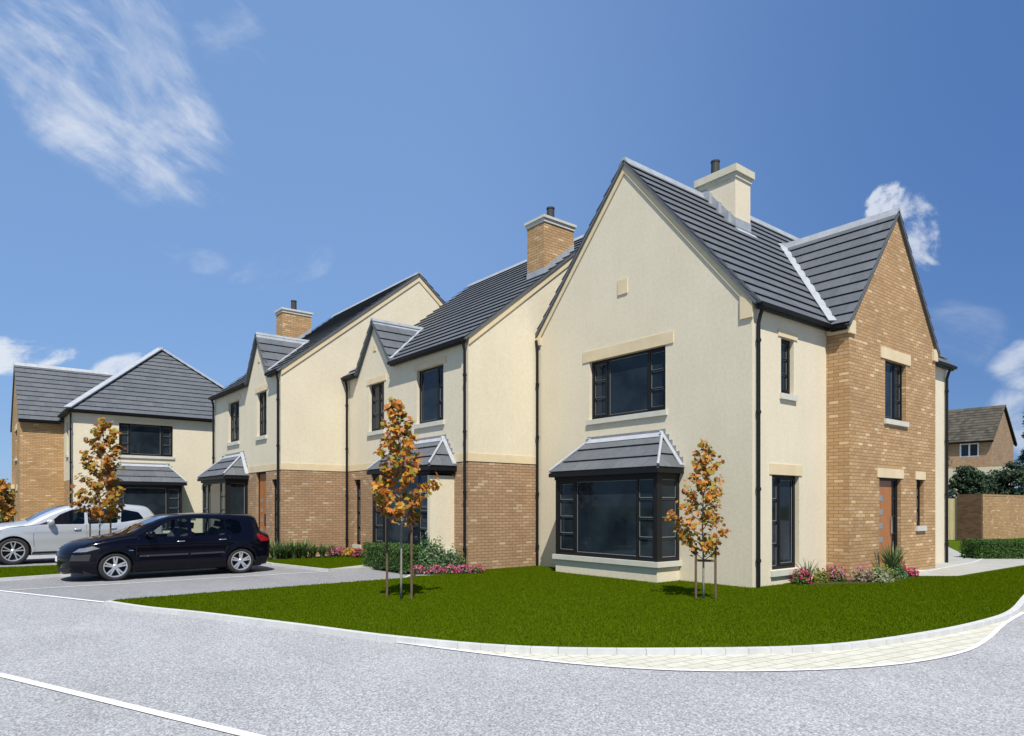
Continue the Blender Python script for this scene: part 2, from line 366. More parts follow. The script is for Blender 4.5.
# ------------------------------------------------------------------ mesh helpers
class MB:
    def __init__(s): s.v = []; s.f = []; s.marks = []
    def mark(s):
        if len(s.f) and (not s.marks or s.marks[-1] != (len(s.v), len(s.f))): s.marks.append((len(s.v), len(s.f)))
    def poly(s, pts):
        i = len(s.v); s.v.extend([tuple(p) for p in pts]); s.f.append(tuple(range(i, i + len(pts))))
    def prism(s, bottom, top):
        n = len(bottom); i = len(s.v)
        s.v.extend([tuple(p) for p in bottom]); s.v.extend([tuple(p) for p in top])
        s.f.append(tuple(range(i + n - 1, i - 1, -1))); s.f.append(tuple(range(i + n, i + 2 * n)))
        for k in range(n):
            l = (k + 1) % n
            s.f.append((i + k, i + l, i + n + l, i + n + k))
    def box(s, x0, x1, y0, y1, z0, z1):
        s.prism([(x0, y0, z0), (x1, y0, z0), (x1, y1, z0), (x0, y1, z0)], [(x0, y0, z1), (x1, y0, z1), (x1, y1, z1), (x0, y1, z1)])
    def tube(s, pts, rads, n=8, cap=True):
        pts = [Vector(p) for p in pts]
        if isinstance(rads, (int, float)): rads = [rads] * len(pts)
        base = len(s.v); up = Vector((0.13, 0.31, 0.94)); prev = None
        for k, p in enumerate(pts):
            d = (pts[min(k + 1, len(pts) - 1)] - pts[max(k - 1, 0)]).normalized()
            if prev is None:
                a = d.cross(up)
                if a.length < 1e-3: a = d.cross(Vector((1, 0, 0)))
                a.normalize()
            else:
                a = (prev - d * prev.dot(d)).normalized()
            prev = a; b2 = d.cross(a)
            for j in range(n):
                an = 2 * math.pi * j / n
                s.v.append(tuple(p + (a * math.cos(an) + b2 * math.sin(an)) * rads[k]))
        for k in range(len(pts) - 1):
            for j in range(n):
                l = (j + 1) % n
                s.f.append((base + k * n + j, base + k * n + l, base + (k + 1) * n + l, base + (k + 1) * n + j))
        if cap:
            s.f.append(tuple(base + j for j in range(n - 1, -1, -1)))
            s.f.append(tuple(base + (len(pts) - 1) * n + j for j in range(n)))
    def build(s, name, mat, parent=None, smooth=False, local=True):
        if s.marks:
            cuts = [(0, 0)] + s.marks + [(len(s.v), len(s.f))]; first = None
            for (v0, f0), (v1, f1) in zip(cuts[:-1], cuts[1:]):
                if f1 == f0: continue
                q = MB(); q.v = s.v[v0:v1]; q.f = [tuple(i - v0 for i in f) for f in s.f[f0:f1]]
                o = q.build(name, mat, parent, smooth, local); first = first or o
            return first
        me = bpy.data.meshes.new(name)
        off = Vector((0, 0, 0))
        if parent is not None and local: off = world_loc(parent)
        me.from_pydata([(x - off.x, y - off.y, z - off.z) for x, y, z in s.v], [], s.f)
        fix_normals(me)
        if smooth:
            for p in me.polygons: p.use_smooth = True
        me.materials.append(MATS[mat] if isinstance(mat, str) else mat)
        o = bpy.data.objects.new(name, me); COL.objects.link(o)
        if parent is not None: o.parent = parent
        return o
def fix_normals(me):
    bm = bmesh.new(); bm.from_mesh(me)
    bmesh.ops.recalc_face_normals(bm, faces=bm.faces[:]); bm.to_mesh(me); bm.free()
def world_loc(o):
    v = Vector(o.location)
    while o.parent: o = o.parent; v = v + Vector(o.location)
    return v
def tag(o, label=None, cat=None, group=None, kind=None):
    if label: o['label'] = label
    if cat: o['category'] = cat
    if group: o['group'] = group
    if kind: o['kind'] = kind
    return o
def thing(name, loc, label, cat, group=None):
    o = bpy.data.objects.new(name, None); COL.objects.link(o); o.location = loc
    o.empty_display_size = 0.3
    return tag(o, label, cat, group)
def copy_tree(src, loc, rotz=0, label=None, scale=None):
    r = src.copy(); COL.objects.link(r); r.location = loc; r.rotation_euler = (0, 0, rotz)
    if scale: r.scale = (scale,) * 3 if isinstance(scale, (int, float)) else scale
    if label: r['label'] = label
    def rec(s, d):
        for ch in list(s.children):
            c = ch.copy(); COL.objects.link(c); c.parent = d
            rec(ch, c)
    rec(src, r)
    return r

# a wall plane: facing -X or -Y (or +X, +Y) ; P(u, z, d) with d outward
class PL:
    def __init__(s, face, c): s.face = face; s.c = c
    def P(s, u, z, d=0.0):
        if s.face == '-X': return (s.c - d, u, z)
        if s.face == '+X': return (s.c + d, u, z)
        if s.face == '-Y': return (u, s.c - d, z)
        return (u, s.c + d, z)
def pbox(mb, pl, u0, u1, z0, z1, d0, d1):
    mb.prism([pl.P(u0, z0, d0), pl.P(u1, z0, d0), pl.P(u1, z1, d0), pl.P(u0, z1, d0)],
             [pl.P(u0, z0, d1), pl.P(u1, z0, d1), pl.P(u1, z1, d1), pl.P(u0, z1, d1)])
def pprism(mb, pl, poly, d0, d1):
    mb.prism([pl.P(u, z, d0) for u, z in poly], [pl.P(u, z, d1) for u, z in poly])
def clip(poly, a, b, c):
    """keep a*x+b*y<=c"""
    out = []
    n = len(poly)
    for i in range(n):
        p, q = poly[i], poly[(i + 1) % n]
        dp = a * p[0] + b * p[1] - c; dq = a * q[0] + b * q[1] - c
        if dp <= 1e-9: out.append(p)
        if (dp < -1e-9 and dq > 1e-9) or (dp > 1e-9 and dq < -1e-9):
            t_ = dp / (dp - dq); out.append((p[0] + (q[0] - p[0]) * t_, p[1] + (q[1] - p[1]) * t_))
    return out
def area(poly):
    return 0.5 * sum(poly[i][0] * poly[(i + 1) % len(poly)][1] - poly[(i + 1) % len(poly)][0] * poly[i][1] for i in range(len(poly)))
def clip_convex(poly, conv):
    if area(conv) < 0: conv = conv[::-1]
    for i in range(len(conv)):
        (x0, y0), (x1, y1) = conv[i], conv[(i + 1) % len(conv)]
        poly = clip(poly, (y1 - y0), -(x1 - x0), (y1 - y0) * x0 - (x1 - x0) * y0)
        if len(poly) < 3: return []
    return poly
def wall(mb, pl, outline, holes=(), thick=0.3, reveal=0.14):
    """outline: convex polygon in (u,z); holes (u0,u1,z0,z1)"""
    us = sorted({round(u, 4) for u, z in outline} | {h[0] for h in holes} | {h[1] for h in holes})
    zs = sorted({round(z, 4) for u, z in outline} | {h[2] for h in holes} | {h[3] for h in holes})
    for i in range(len(us) - 1):
        for j in range(len(zs) - 1):
            cu, cz = (us[i] + us[i + 1]) / 2, (zs[j] + zs[j + 1]) / 2
            if any(h[0] < cu < h[1] and h[2] < cz < h[3] for h in holes): continue
            cell = clip_convex([(us[i], zs[j]), (us[i + 1], zs[j]), (us[i + 1], zs[j + 1]), (us[i], zs[j + 1])], outline)
            if len(cell) < 3 or abs(area(cell)) < 1e-5: continue
            mb.poly([pl.P(u, z, 0) for u, z in cell])
            mb.poly([pl.P(u, z, -thick) for u, z in cell])
    for u0, u1, z0, z1 in holes:
        for (a, b_) in (((u0, z0), (u1, z0)), ((u1, z0), (u1, z1)), ((u1, z1), (u0, z1)), ((u0, z1), (u0, z0))):
            mb.poly([pl.P(*a, 0), pl.P(*b_, 0), pl.P(*b_, -thick), pl.P(*a, -thick)])
class WallB(MB):
    def build(s, name, mat, parent=None, **k):
        me = bpy.data.meshes.new(name); off = world_loc(parent) if parent else Vector((0, 0, 0))
        me.from_pydata([(x - off.x, y - off.y, z - off.z) for x, y, z in s.v], [], s.f)
        me.materials.append(MATS[mat]); o = bpy.data.objects.new(name, me); COL.objects.link(o); o.parent = parent
        return o

# window with casements. cols: list of (fraction_end, rows, opening)
def window(root, pl, u0, u1, z0, z1, cols, lintel=None, sill=True, depth=0.09, name='window', flip=False, lint_h=0.28, sillmat='sillstone', lab=None):
    fr = MB(); sp = MB(); pn = MB()
    w = u1 - u0
    d1 = -depth; d0 = -depth - 0.06
    F = 0.055
    pbox(fr, pl, u0, u1, z0, z0 + F + 0.02, d0, d1); pbox(fr, pl, u0, u1, z1 - F, z1, d0, d1)
    pbox(fr, pl, u0, u0 + F, z0 + F + 0.02, z1 - F, d0, d1); pbox(fr, pl, u1 - F, u1, z0 + F + 0.02, z1 - F, d0, d1)
    a = u0 + F
    zz0 = z0 + F + 0.02; zz1 = z1 - F
    for k, (fe, rows, op) in enumerate(cols):
        b_ = u0 + w * fe - (F / 2 if k < len(cols) - 1 else F)
        if k < len(cols) - 1: pbox(fr, pl, b_, b_ + F, zz0, zz1, d0, d1 + 0.002)
        e = 0.0
        x0, x1, y0, y1 = a, b_, zz0, zz1
        if op:
            e = 0.04
            pbox(fr, pl, x0, x0 + e, y0, y1, d0, d1 + 0.015); pbox(fr, pl, x1 - e, x1, y0, y1, d0, d1 + 0.015)
            pbox(fr, pl, x0 + e, x1 - e, y0, y0 + e, d0, d1 + 0.015); pbox(fr, pl, x0 + e, x1 - e, y1 - e, y1, d0, d1 + 0.015)
            x0 += e; x1 -= e; y0 += e; y1 -= e
        g = 0.03
        hh = (y1 - y0 - g * (rows - 1)) / rows
        for r in range(rows):
            q0 = y0 + r * (hh + g); q1 = q0 + hh
            if r < rows - 1: pbox(fr, pl, x0, x1, q1, q1 + g, d0, d1 + 0.004)
            s_ = 0.011
            dd = d1 - 0.02
            pbox(sp, pl, x0, x0 + s_, q0, q1, dd - 0.01, dd); pbox(sp, pl, x1 - s_, x1, q0, q1, dd - 0.01, dd)
            pbox(sp, pl, x0 + s_, x1 - s_, q0, q0 + s_, dd - 0.01, dd); pbox(sp, pl, x0 + s_, x1 - s_, q1 - s_, q1, dd - 0.01, dd)
            mid_d = dd - 0.006
            pbox(pn, pl, x0 + s_, x1 - s_, q0 + s_, q1 - s_, mid_d - 0.006, mid_d)
        a = b_ + F
    # dark board closing the opening behind, in place of a dark room
    wn = fr.build(name, 'frame', root)
    pn.build('pane', 'pane', wn, local=False).parent = wn
    sp.build('glazing_bead', 'spacer', wn, local=False).parent = wn
    bk = MB(); pbox(bk, pl, u0, u1, z0, z1, d0 - 0.03, d0 - 0.012); bk.build('dark_backing', 'dark', wn, local=False)
    if lintel:
        l = MB(); pbox(l, pl, u0 - lintel, u1 + lintel, z1 + 0.003, z1 + lint_h, -0.1, 0.02); l.build('lintel', 'stone', wn, local=False)
    if sill:
        l = MB(); pbox(l, pl, u0 - 0.06, u1 + 0.06, z0 - 0.12, z0 - 0.003, -depth, 0.055); l.build('sill', sillmat, wn, local=False)
    # wn is at origin of root: fix children offsets
    off = world_loc(root)
    for ch in wn.children:
        ch.data.transform(Matrix.Translation(-off))
    return wn

# tiled roof slope from coplanar 3D points, eave direction along e
COURSE = 0.36
def slope(mb, pts, e, under=None, tile_w=0.42, course=COURSE, lift=0.044, thick=0.015, gap=0.004):
    pts = [Vector(p) for p in pts]
    n = Vector((0, 0, 0))
    for i in range(len(pts)): n += pts[i].cross(pts[(i + 1) % len(pts)])
    n.normalize()
    if n.z < 0: n = -n
    u = Vector(e).normalized(); u = (u - n * u.dot(n)).normalized()
    v = n.cross(u)
    if v.z < 0: v = -v
    o = min(pts, key=lambda p: p.z)
    P2 = [((p - o).dot(u), (p - o).dot(v)) for p in pts]
    v0 = min(p[1] for p in P2); v1 = max(p[1] for p in P2)
    umin = min(p[0] for p in P2); umax = max(p[0] for p in P2)
    def W(a, b_, h): return o + u * a + v * b_ + n * h
    mb.prism([W(a, b_, -0.05) for a, b_ in P2], [W(a, b_, 0) for a, b_ in P2])
    k = 0; vv = v0
    while vv < v1 - 0.02:
        lo = vv - 0.055; hi = vv + course
        strip = clip(clip(P2, 0, 1, hi), 0, -1, -max(lo, v0 if k == 0 else lo))
        if len(strip) >= 3:
            off = (k % 2) * tile_w / 2
            a = math.floor(umin / tile_w) * tile_w - off
            while a < umax:
                tl = clip(clip(strip, 1, 0, a + tile_w - gap), -1, 0, -a)
                if len(tl) >= 3 and abs(area(tl)) > 2e-4:
                    hb = lambda q: lift * max(0.0, (hi - q) / (hi - lo))
                    mb.prism([W(x, y, hb(y) + 0.001) for x, y in tl], [W(x, y, hb(y) + thick) for x, y in tl])
                a += tile_w
        vv += course; k += 1
def bar3(mb, p, q, w, h, up=(0, 0, 1)):
    """box beam from p to q, width w, height h, centred"""
    p = Vector(p); q = Vector(q); d = (q - p).normalized(); up = Vector(up)
    s_ = d.cross(up).normalized() * (w / 2); t_ = s_.cross(d).normalized() * (h / 2)
    mb.prism([p - s_ - t_, p + s_ - t_, p + s_ + t_, p - s_ + t_], [q - s_ - t_, q + s_ - t_, q + s_ + t_, q - s_ + t_])
def ridgecap(mb, p, q, rise=0.05, w=0.17, drop=0.12):
    """angular ridge tiles in lengths of 0.45 m"""
    mb.mark()
    p = Vector(p); q = Vector(q); L = (q - p).length; d = (q - p) / L
    s_ = Vector((-d.y, d.x, 0)).normalized()
    if s_.length < 0.5: s_ = Vector((1, 0, 0))
    n = max(1, round(L / 0.45))
    for i in range(n):
        a = p + d * (L * i / n + 0.003); b_ = p + d * (L * (i + 1) / n - 0.003)
        prof = [(-w, -drop), (-w * 0.35, rise * 0.75), (0, rise), (w * 0.35, rise * 0.75), (w, -drop), (0, rise - 0.06)]
        mb.prism([a + s_ * x + Vector((0, 0, z)) for x, z in prof], [b_ + s_ * x + Vector((0, 0, z)) for x, z in prof])
def verge(mb, pl, p, q, w=0.1, d0=-0.02, d1=0.09):
    """thin dark barge along a gable edge (u,z)->(u,z), lying on top edge"""
    mb.mark(); w *= 0.5; d1 *= 0.75
    (u0, z0), (u1, z1) = p, q
    L = math.hypot(u1 - u0, z1 - z0); nx, nz = -(z1 - z0) / L, (u1 - u0) / L
    if nz < 0: nx, nz = -nx, -nz
    pprism(mb, pl, [(u0, z0), (u1, z1), (u1 + nx * w, z1 + nz * w), (u0 + nx * w, z0 + nz * w)], d0, d1)
def downpipe(root, x, y, z0, z1, elbow=None):
    mb = MB(); top = Vector((x, y, z1))
    pts = [(x, y, z0), (x, y, z1 - 0.25)]
    if elbow: pts += [(x + elbow[0] * 0.5, y + elbow[1] * 0.5, z1 - 0.1), (x + elbow[0], y + elbow[1], z1)]
    else: pts += [(x, y, z1)]
    mb.tube(pts, 0.036, 10)
    for z in (0.5, 1.9, 3.4, 4.8):
        if z0 < z < z1: mb.tube([(x, y, z), (x, y, z + 0.06)], 0.05, 10)
    return mb.build('downpipe', 'black', root)
def gutter(mb, p, q, out):
    """black half-box gutter with fascia below an eave line p-q; out = outward unit dir"""
    mb.mark()
    p = Vector(p); q = Vector(q); o = Vector(out)
    prof = [(-0.06, -0.12), (0.0, -0.12), (0.01, -0.085), (0.08, -0.085), (0.10, -0.015), (-0.06, -0.015)]
    mb.prism([p + o * a + Vector((0, 0, b_)) for a, b_ in prof], [q + o * a + Vector((0, 0, b_)) for a, b_ in prof])
def lean(mb, p, q, n, w, h):
    """strip lying on a slope with normal n"""
    mb.mark()
    p = Vector(p); q = Vector(q); n = Vector(n).normalized(); d = (q - p).normalized(); s_ = d.cross(n).normalized() * w / 2
    mb.prism([p - s_, p + s_, q + s_, q - s_], [p - s_ + n * h, p + s_ + n * h, q + s_ + n * h, q - s_ + n * h])
def chimney(root, x0, x1, y0, y1, z0, z1, mat, big_cap, pot):
    mb = MB(); mb.box(x0, x1, y0, y1, z0, z1); ch = mb.build('chimney', mat, root)
    cp = MB()
    if big_cap:
        cp.box(x0 - 0.03, x1 + 0.03, y0 - 0.03, y1 + 0.03, z1 - 0.16, z1 - 0.04)
        cp.box(x0 - 0.08, x1 + 0.08, y0 - 0.08, y1 + 0.08, z1 - 0.038, z1 + 0.14)
    else:
        cp.box(x0 - 0.025, x1 + 0.025, y0 - 0.025, y1 + 0.025, z1 - 0.1, z1 - 0.002)
        cp.box(x0 - 0.06, x1 + 0.06, y0 - 0.06, y1 + 0.06, z1, z1 + 0.07)
    off = world_loc(root)
    c = cp.build('chimney_cap', 'sillstone' if not big_cap else 'stone_cap', ch, local=False); c.data.transform(Matrix.Translation(-off))
    pt_ = MB(); zt = z1 + (0.14 if big_cap else 0.07)
    pt_.tube([(pot[0], pot[1], zt), (pot[0], pot[1], zt + 0.42)], [0.115, 0.105], 14)
    pt_.tube([(pot[0], pot[1], zt + 0.422), (pot[0], pot[1], zt + 0.46)], [0.118, 0.118], 14)
    c = pt_.build('chimney_pot', 'potblack', ch, local=False); c.data.transform(Matrix.Translation(-off))
    return ch
mottled('stone_cap', (0.50, 0.47, 0.36), (0.58, 0.55, 0.43), 4, 0.85, 60, 0.2, 0.2)
new_mat('potblack', (0.03, 0.03, 0.03), 0.7)

def bay(root, pl, u0, u1, d, zb, zw, zt, ztop, inset, cols, side_rows=4, left_solid=False, right_solid=False, ov=0.16):
    """projecting bay: base, window band, hipped tiled roof"""
    off = world_loc(root)
    def put(mb, name, mat, par):
        before = set(par.children); o = mb.build(name, mat, par, local=False)
        for c in par.children:
            if c not in before: c.data.transform(Matrix.Translation(-off))
        return o
    base = MB()
    pbox(base, pl, u0, u1, 0, zb - 0.115, 0.0, d)
    if left_solid: pbox(base, pl, u1 - 0.12, u1, zb, zt - 0.22, 0.0, d)
    if right_solid: pbox(base, pl, u0, u0 + 0.12, zb, zt - 0.22, 0.0, d)
    b = base.build('bay_window', 'render', root)
    s = MB(); pbox(s, pl, u0 - 0.06, u1 + 0.06, zb - 0.11, zb, 0.0, d + 0.06); put(s, 'bay_sill', 'sillstone', b)
    core = MB(); pbox(core, pl, u0 + 0.1, u1 - 0.1, zb, zt - 0.2, 0.0, d - 0.16); put(core, 'dark_backing', 'dark', b)  # dark block filling the bay in place of a dark room
    fr = MB(); pn = MB(); sp = MB()
    z0, z1 = zb, zt - 0.17
    # posts at the corners
    Pp = 0.1
    for (a, c) in ((u0, u0 + Pp), (u1 - Pp, u1)):
        if (left_solid and a > u0 + 0.2) or (right_solid and a == u0): continue
        pbox(fr, pl, a, c, z0, z1, d - Pp, d)
    pbox(fr, pl, u0 + Pp, u1 - Pp, z0, z0 + 0.09, d - 0.09, d - 0.012); pbox(fr, pl, u0 + Pp, u1 - Pp, z1 - 0.06, z1, d - 0.09, d - 0.012)
    lo = u0 + Pp if not right_solid else u0 + 0.12
    w = (u1 - Pp) - lo; a = lo
    for k, (fe, rows, op) in enumerate(cols):
        b_ = lo + w * fe
        if k < len(cols) - 1: pbox(fr, pl, b_ - 0.03, b_ + 0.03, z0 + 0.09, z1 - 0.06, d - 0.09, d - 0.012)
        x0 = a + (0.03 if k else 0.0); x1 = b_ - (0.03 if k < len(cols) - 1 else 0)
        y0, y1 = z0 + 0.09, z1 - 0.06
        if op:
            e = 0.04
            pbox(fr, pl, x0, x0 + e, y0, y1, d - 0.08, d - 0.004); pbox(fr, pl, x1 - e, x1, y0, y1, d - 0.08, d - 0.004)
            pbox(fr, pl, x0 + e, x1 - e, y0, y0 + e, d - 0.08, d - 0.004); pbox(fr, pl, x0 + e, x1 - e, y1 - e, y1, d - 0.08, d - 0.004)
            x0 += e; x1 -= e; y0 += e; y1 -= e
        hh = (y1 - y0 - 0.03 * (rows - 1)) / rows
        for r in range(rows):
            q0 = y0 + r * (hh + 0.03); q1 = q0 + hh
            if r < rows - 1: pbox(fr, pl, x0, x1, q1, q1 + 0.03, d - 0.07, d - 0.016)
            s_ = 0.012
            for rect in ((x0, x0 + s_, q0, q1), (x1 - s_, x1, q0, q1), (x0 + s_, x1 - s_, q0, q0 + s_), (x0 + s_, x1 - s_, q1 - s_, q1)):
                pbox(sp, pl, *rect, d - 0.05, d - 0.035)
            pbox(pn, pl, x0 + s_, x1 - s_, q0 + s_, q1 - s_, d - 0.05, d - 0.04)
        a = b_
    # side glazing
    for side, solid in ((0, right_solid), (1, left_solid)):
        if solid: continue
        us = u0 if side == 0 else u1
        o1 = us; i1 = us + (0.08 if side == 0 else -0.08)
        A, B = min(o1, i1), max(o1, i1)
        dd0, dd1 = 0.0, d - Pp
        pbox(fr, pl, A, B, z0, z0 + 0.09, dd0, dd1); pbox(fr, pl, A, B, z1 - 0.06, z1, dd0, dd1); pbox(fr, pl, A, B, z0 + 0.09, z1 - 0.06, dd0, dd0 + 0.1)
        pbox(fr, pl, A, B, z0 + 0.09, z1 - 0.06, dd1 - 0.06, dd1)
        y0, y1 = z0 + 0.09, z1 - 0.06
        hh = (y1 - y0 - 0.03 * (side_rows - 1)) / side_rows
        ins = 0.03
        pa, pb = (A + ins, B) if side == 0 else (A, B - ins)
        for r in range(side_rows):
            q0 = y0 + r * (hh + 0.03); q1 = q0 + hh
            if r < side_rows - 1: pbox(fr, pl, A + 0.01, B - 0.01, q1, q1 + 0.03, dd0 + 0.1, dd1 - 0.06)
            pbox(pn, pl, pa, pb, q0 + 0.012, q1 - 0.012, dd0 + 0.112, dd1 - 0.072)
            for rc in ((dd0 + 0.1, dd0 + 0.112, q0, q1), (dd1 - 0.072, dd1 - 0.06, q0, q1), (dd0 + 0.112, dd1 - 0.072, q0, q0 + 0.012), (dd0 + 0.112, dd1 - 0.072, q1 - 0.012, q1)):
                pbox(sp, pl, pa - (0.004 if side == 0 else 0), pb + (0.004 if side else 0), rc[2], rc[3], rc[0], rc[1])
    put(fr, 'bay_frame', 'frame', b); put(pn, 'pane', 'pane', b); put(sp, 'glazing_bead', 'spacer', b)
    # fascia, soffit, gutter
    g = MB()
    pbox(g, pl, u0 - 0.02, u1 + 0.02, zt - 0.17, zt - 0.06, 0.0, d + 0.02)
    pbox(g, pl, u0 - ov - 0.02, u1 + ov + 0.02, zt - 0.1, zt - 0.005, 0.0, d + ov + 0.02)
    put(g, 'gutter', 'black', b)
    # roof
    rf = MB()
    E0 = pl.P(u0 - ov, zt, d + ov); E1 = pl.P(u1 + ov, zt, d + ov); T0 = pl.P(u0 - ov + inset, ztop, 0.0); T1 = pl.P(u1 + ov - inset, ztop, 0.0)
    B0 = pl.P(u0 - ov, zt, 0.0); B1 = pl.P(u1 + ov, zt, 0.0)
    eu = Vector(pl.P(1, 0, 0)) - Vector(pl.P(0, 0, 0)); ed = Vector(pl.P(0, 0, 1)) - Vector(pl.P(0, 0, 0))
    slope(rf, [E0, E1, T1, T0], eu, course=0.42)
    slope(rf, [B0, E0, T0], ed, course=0.42); slope(rf, [B1, E1, T1], ed, course=0.42)
    put(rf, 'bay_roof', 'tile', b)
    ld = MB()
    up = Vector((0, 0, 0.055))
    nf = (eu.cross(Vector(T0) - Vector(E0))); nf = nf if nf.z > 0 else -nf
    for e_, t_ in ((E0, T0), (E1, T1)):
        ld.mark(); ld.tube([Vector(e_) + up * 1.3, Vector(t_) + up * 1.3], 0.030, 8)
    lean(ld, Vector(T0) + up * 0.6 - ed * 0.0 + (Vector(E0) - Vector(T0)) * 0.06 , Vector(T1) + up * 0.6 + (Vector(E1) - Vector(T1)) * 0.06, nf, 0.15, 0.03)
    for B_, T_, sg in ((B0, T0, -1), (B1, T1, 1)):
        nn = ed.cross(Vector(T_) - Vector(B_)); nn = nn if nn.z > 0 else -nn
        inn = ed * 0.06
        lean(ld, Vector(B_) + up * 1.35 + inn, Vector(T_) + up * 1.35 + inn, nn, 0.12, 0.02)
    put(ld, 'lead_flashing', 'lead', b)
    # stepped flashing on the wall
    st = MB()
    k = 6
    for i in range(k):
        f0 = i / k; f1 = (i + 1) / k
        zz = zt + (ztop - zt) * f0
        for s0, s1 in (((u0 - ov), inset), ((u1 + ov), -inset)):
            a = s0 + s1 * f0; c = s0 + s1 * f1
            pbox(st, pl, min(a, c), max(a, c), zz, zz + (ztop - zt) / k + 0.13, 0.0, 0.012 + 0.0007 * i)
    pbox(st, pl, u0 - ov + inset, u1 + ov - inset, ztop, ztop + 0.12, 0.0, 0.014)
    put(st, 'step_flashing', 'flash', b)
    return b

def door(root, pl, u0, u1, z1, mat_side=1, frac=0.76, depth=0.10):
    """door leaf with a glazed sidelight"""
    off = world_loc(root)
    w = u1 - u0; us = u0 + w * frac
    if mat_side < 0: us = u1 - w * frac
    leaf = MB()
    a, c = (u0 + 0.05, us) if mat_side > 0 else (us, u1 - 0.05)
    pbox(leaf, pl, a, c, 0.03, z1 - 0.06, -depth - 0.05, -depth)
    d = leaf.build('door', 'doorwood', root)
    def put(mb, name, mat):
        before = set(d.children); o = mb.build(name, mat, d, local=False)
        for c in d.children:
            if c not in before: c.data.transform(Matrix.Translation(-off))
        return o
    gz = MB()
    cx_ = a + (c - a) * (0.3 if mat_side > 0 else 0.7)
    for i in range(4):
        z = 0.75 + i * 0.32; gz.mark()
        pbox(gz, pl, cx_ - 0.09, cx_ + 0.09, z, z + 0.13, -depth + 0.001, -depth + 0.006)
    put(gz, 'door_glazing', 'spacer')
    h = MB(); hx = c - 0.08 if mat_side > 0 else a + 0.08
    pbox(h, pl, hx - 0.015, hx + 0.015, 0.95, 1.35, -depth + 0.02, -depth + 0.045); pbox(h, pl, hx - 0.01, hx + 0.01, 1.0, 1.03, -depth, -depth + 0.02); pbox(h, pl, hx - 0.01, hx + 0.01, 1.27, 1.3, -depth, -depth + 0.02)
    put(h, 'handle', 'chrome')
    f = MB(); sp = MB(); pn = MB()
    pbox(f, pl, u0, u1, z1 - 0.06, z1, -depth - 0.06, -depth + 0.02)
    pbox(f, pl, u0, u0 + 0.05, 0, z1 - 0.06, -depth - 0.06, -depth + 0.02); pbox(f, pl, u1 - 0.05, u1, 0, z1 - 0.06, -depth - 0.06, -depth + 0.02)
    s0, s1 = (us, u1 - 0.05) if mat_side > 0 else (u0 + 0.05, us)
    pbox(f, pl, s0, s0 + 0.06, 0.0, z1 - 0.06, -depth - 0.055, -depth + 0.018); pbox(f, pl, s1 - 0.05, s1, 0, z1 - 0.06, -depth - 0.055, -depth + 0.016)
    rows = 5; y0 = 0.12; hh = (z1 - 0.06 - y0) / rows
    for r in range(rows):
        pbox(f, pl, s0 + 0.06, s1 - 0.05, y0 + r * hh - 0.03, y0 + r * hh + 0.01, -depth - 0.05, -depth + 0.012)
        pbox(pn, pl, s0 + 0.075, s1 - 0.065, y0 + r * hh + 0.025, y0 + (r + 1) * hh - 0.045, -depth - 0.02, -depth - 0.01)
        pbox(sp, pl, s0 + 0.06, s1 - 0.05, y0 + r * hh + 0.01, y0 + (r + 1) * hh - 0.03, -depth - 0.03, -depth - 0.021)
    put(f, 'door_frame', 'frame'); put(pn, 'pane', 'pane'); put(sp, 'glazing_bead', 'spacer')
    bk = MB(); pbox(bk, pl, u0, u1, 0, z1, -depth - 0.09, -depth - 0.07); put(bk, 'dark_backing', 'dark')  # dark board behind leaf and sidelight in place of a dark hall
    return d
def plinth_box(root, x0, x1, y0, y1, z):
    mb = MB(); mb.box(x0, x1, y0, y1, -0.1, z); return mb

# ================================================================== GROUND
def sheet(name, poly, z, mat, thick=None):
    mb = MB()
    if thick: mb.prism([(x, y, z - thick) for x, y in poly], [(x, y, z) for x, y in poly])
    else: mb.poly([(x, y, z) for x, y in poly])
    o = mb.build(name, mat); tag(o, kind='structure')
    if not thick:
        o.data.flip_normals() if o.data.polygons[0].normal.z < 0 else None
    return o
def smooth_line(pts, n=8):
    out = []
    P = [Vector((*p, 0)) for p in pts]; P = [2 * P[0] - P[1]] + P + [2 * P[-1] - P[-2]]
    for i in range(1, len(P) - 2):
        for k in range(n):
            t_ = k / n
            a = 2 * P[i]; b_ = P[i + 1] - P[i - 1]; c = 2 * P[i - 1] - 5 * P[i] + 4 * P[i + 1] - P[i + 2]; d = -P[i - 1] + 3 * P[i] - 3 * P[i + 1] + P[i + 2]
            q = 0.5 * (a + b_ * t_ + c * t_ * t_ + d * t_ ** 3); out.append((q.x, q.y))
    out.append((P[-2].x, P[-2].y))
    return out
def ribbon(name, line, w0, w1, z, mat, h=None, gap=0.0):
    """strip following a line, from offset w0 to w1 to its right side"""
    mb = MB(); L = [Vector((*p, 0)) for p in line]
    rows = []
    for i, p in enumerate(L):
        d = (L[min(i + 1, len(L) - 1)] - L[max(i - 1, 0)]).normalized(); r = Vector((d.y, -d.x, 0))
        a = w0[i] if isinstance(w0, list) else w0; c = w1[i] if isinstance(w1, list) else w1
        rows.append((p + r * a, p + r * c))
    for i in range(len(rows) - 1):
        (a, b_), (c, d) = rows[i], rows[i + 1]
        if gap: c = c + (a - c).normalized() * gap; d = d + (b_ - d).normalized() * gap
        if h:
            mb.prism([(*q.xy, z - h) for q in (a, b_, d, c)], [(*q.xy, z) for q in (a, b_, d, c)])
        else: mb.poly([(*q.xy, z) for q in (a, b_, d, c)])
    o = mb.build(name, mat); tag(o, kind='structure')
    return o
ZR = -0.06
sheet('terrain', [(-900, -900), (1500, -900), (1500, 1500), (-900, 1500)], -0.16, 'terrain')
sheet('road', [(-60, -60), (60, -60), (60, 8), (8, 8), (-2, 8), (-4, 24), (-14, 24), (-60, 24)], ZR, 'asphalt')
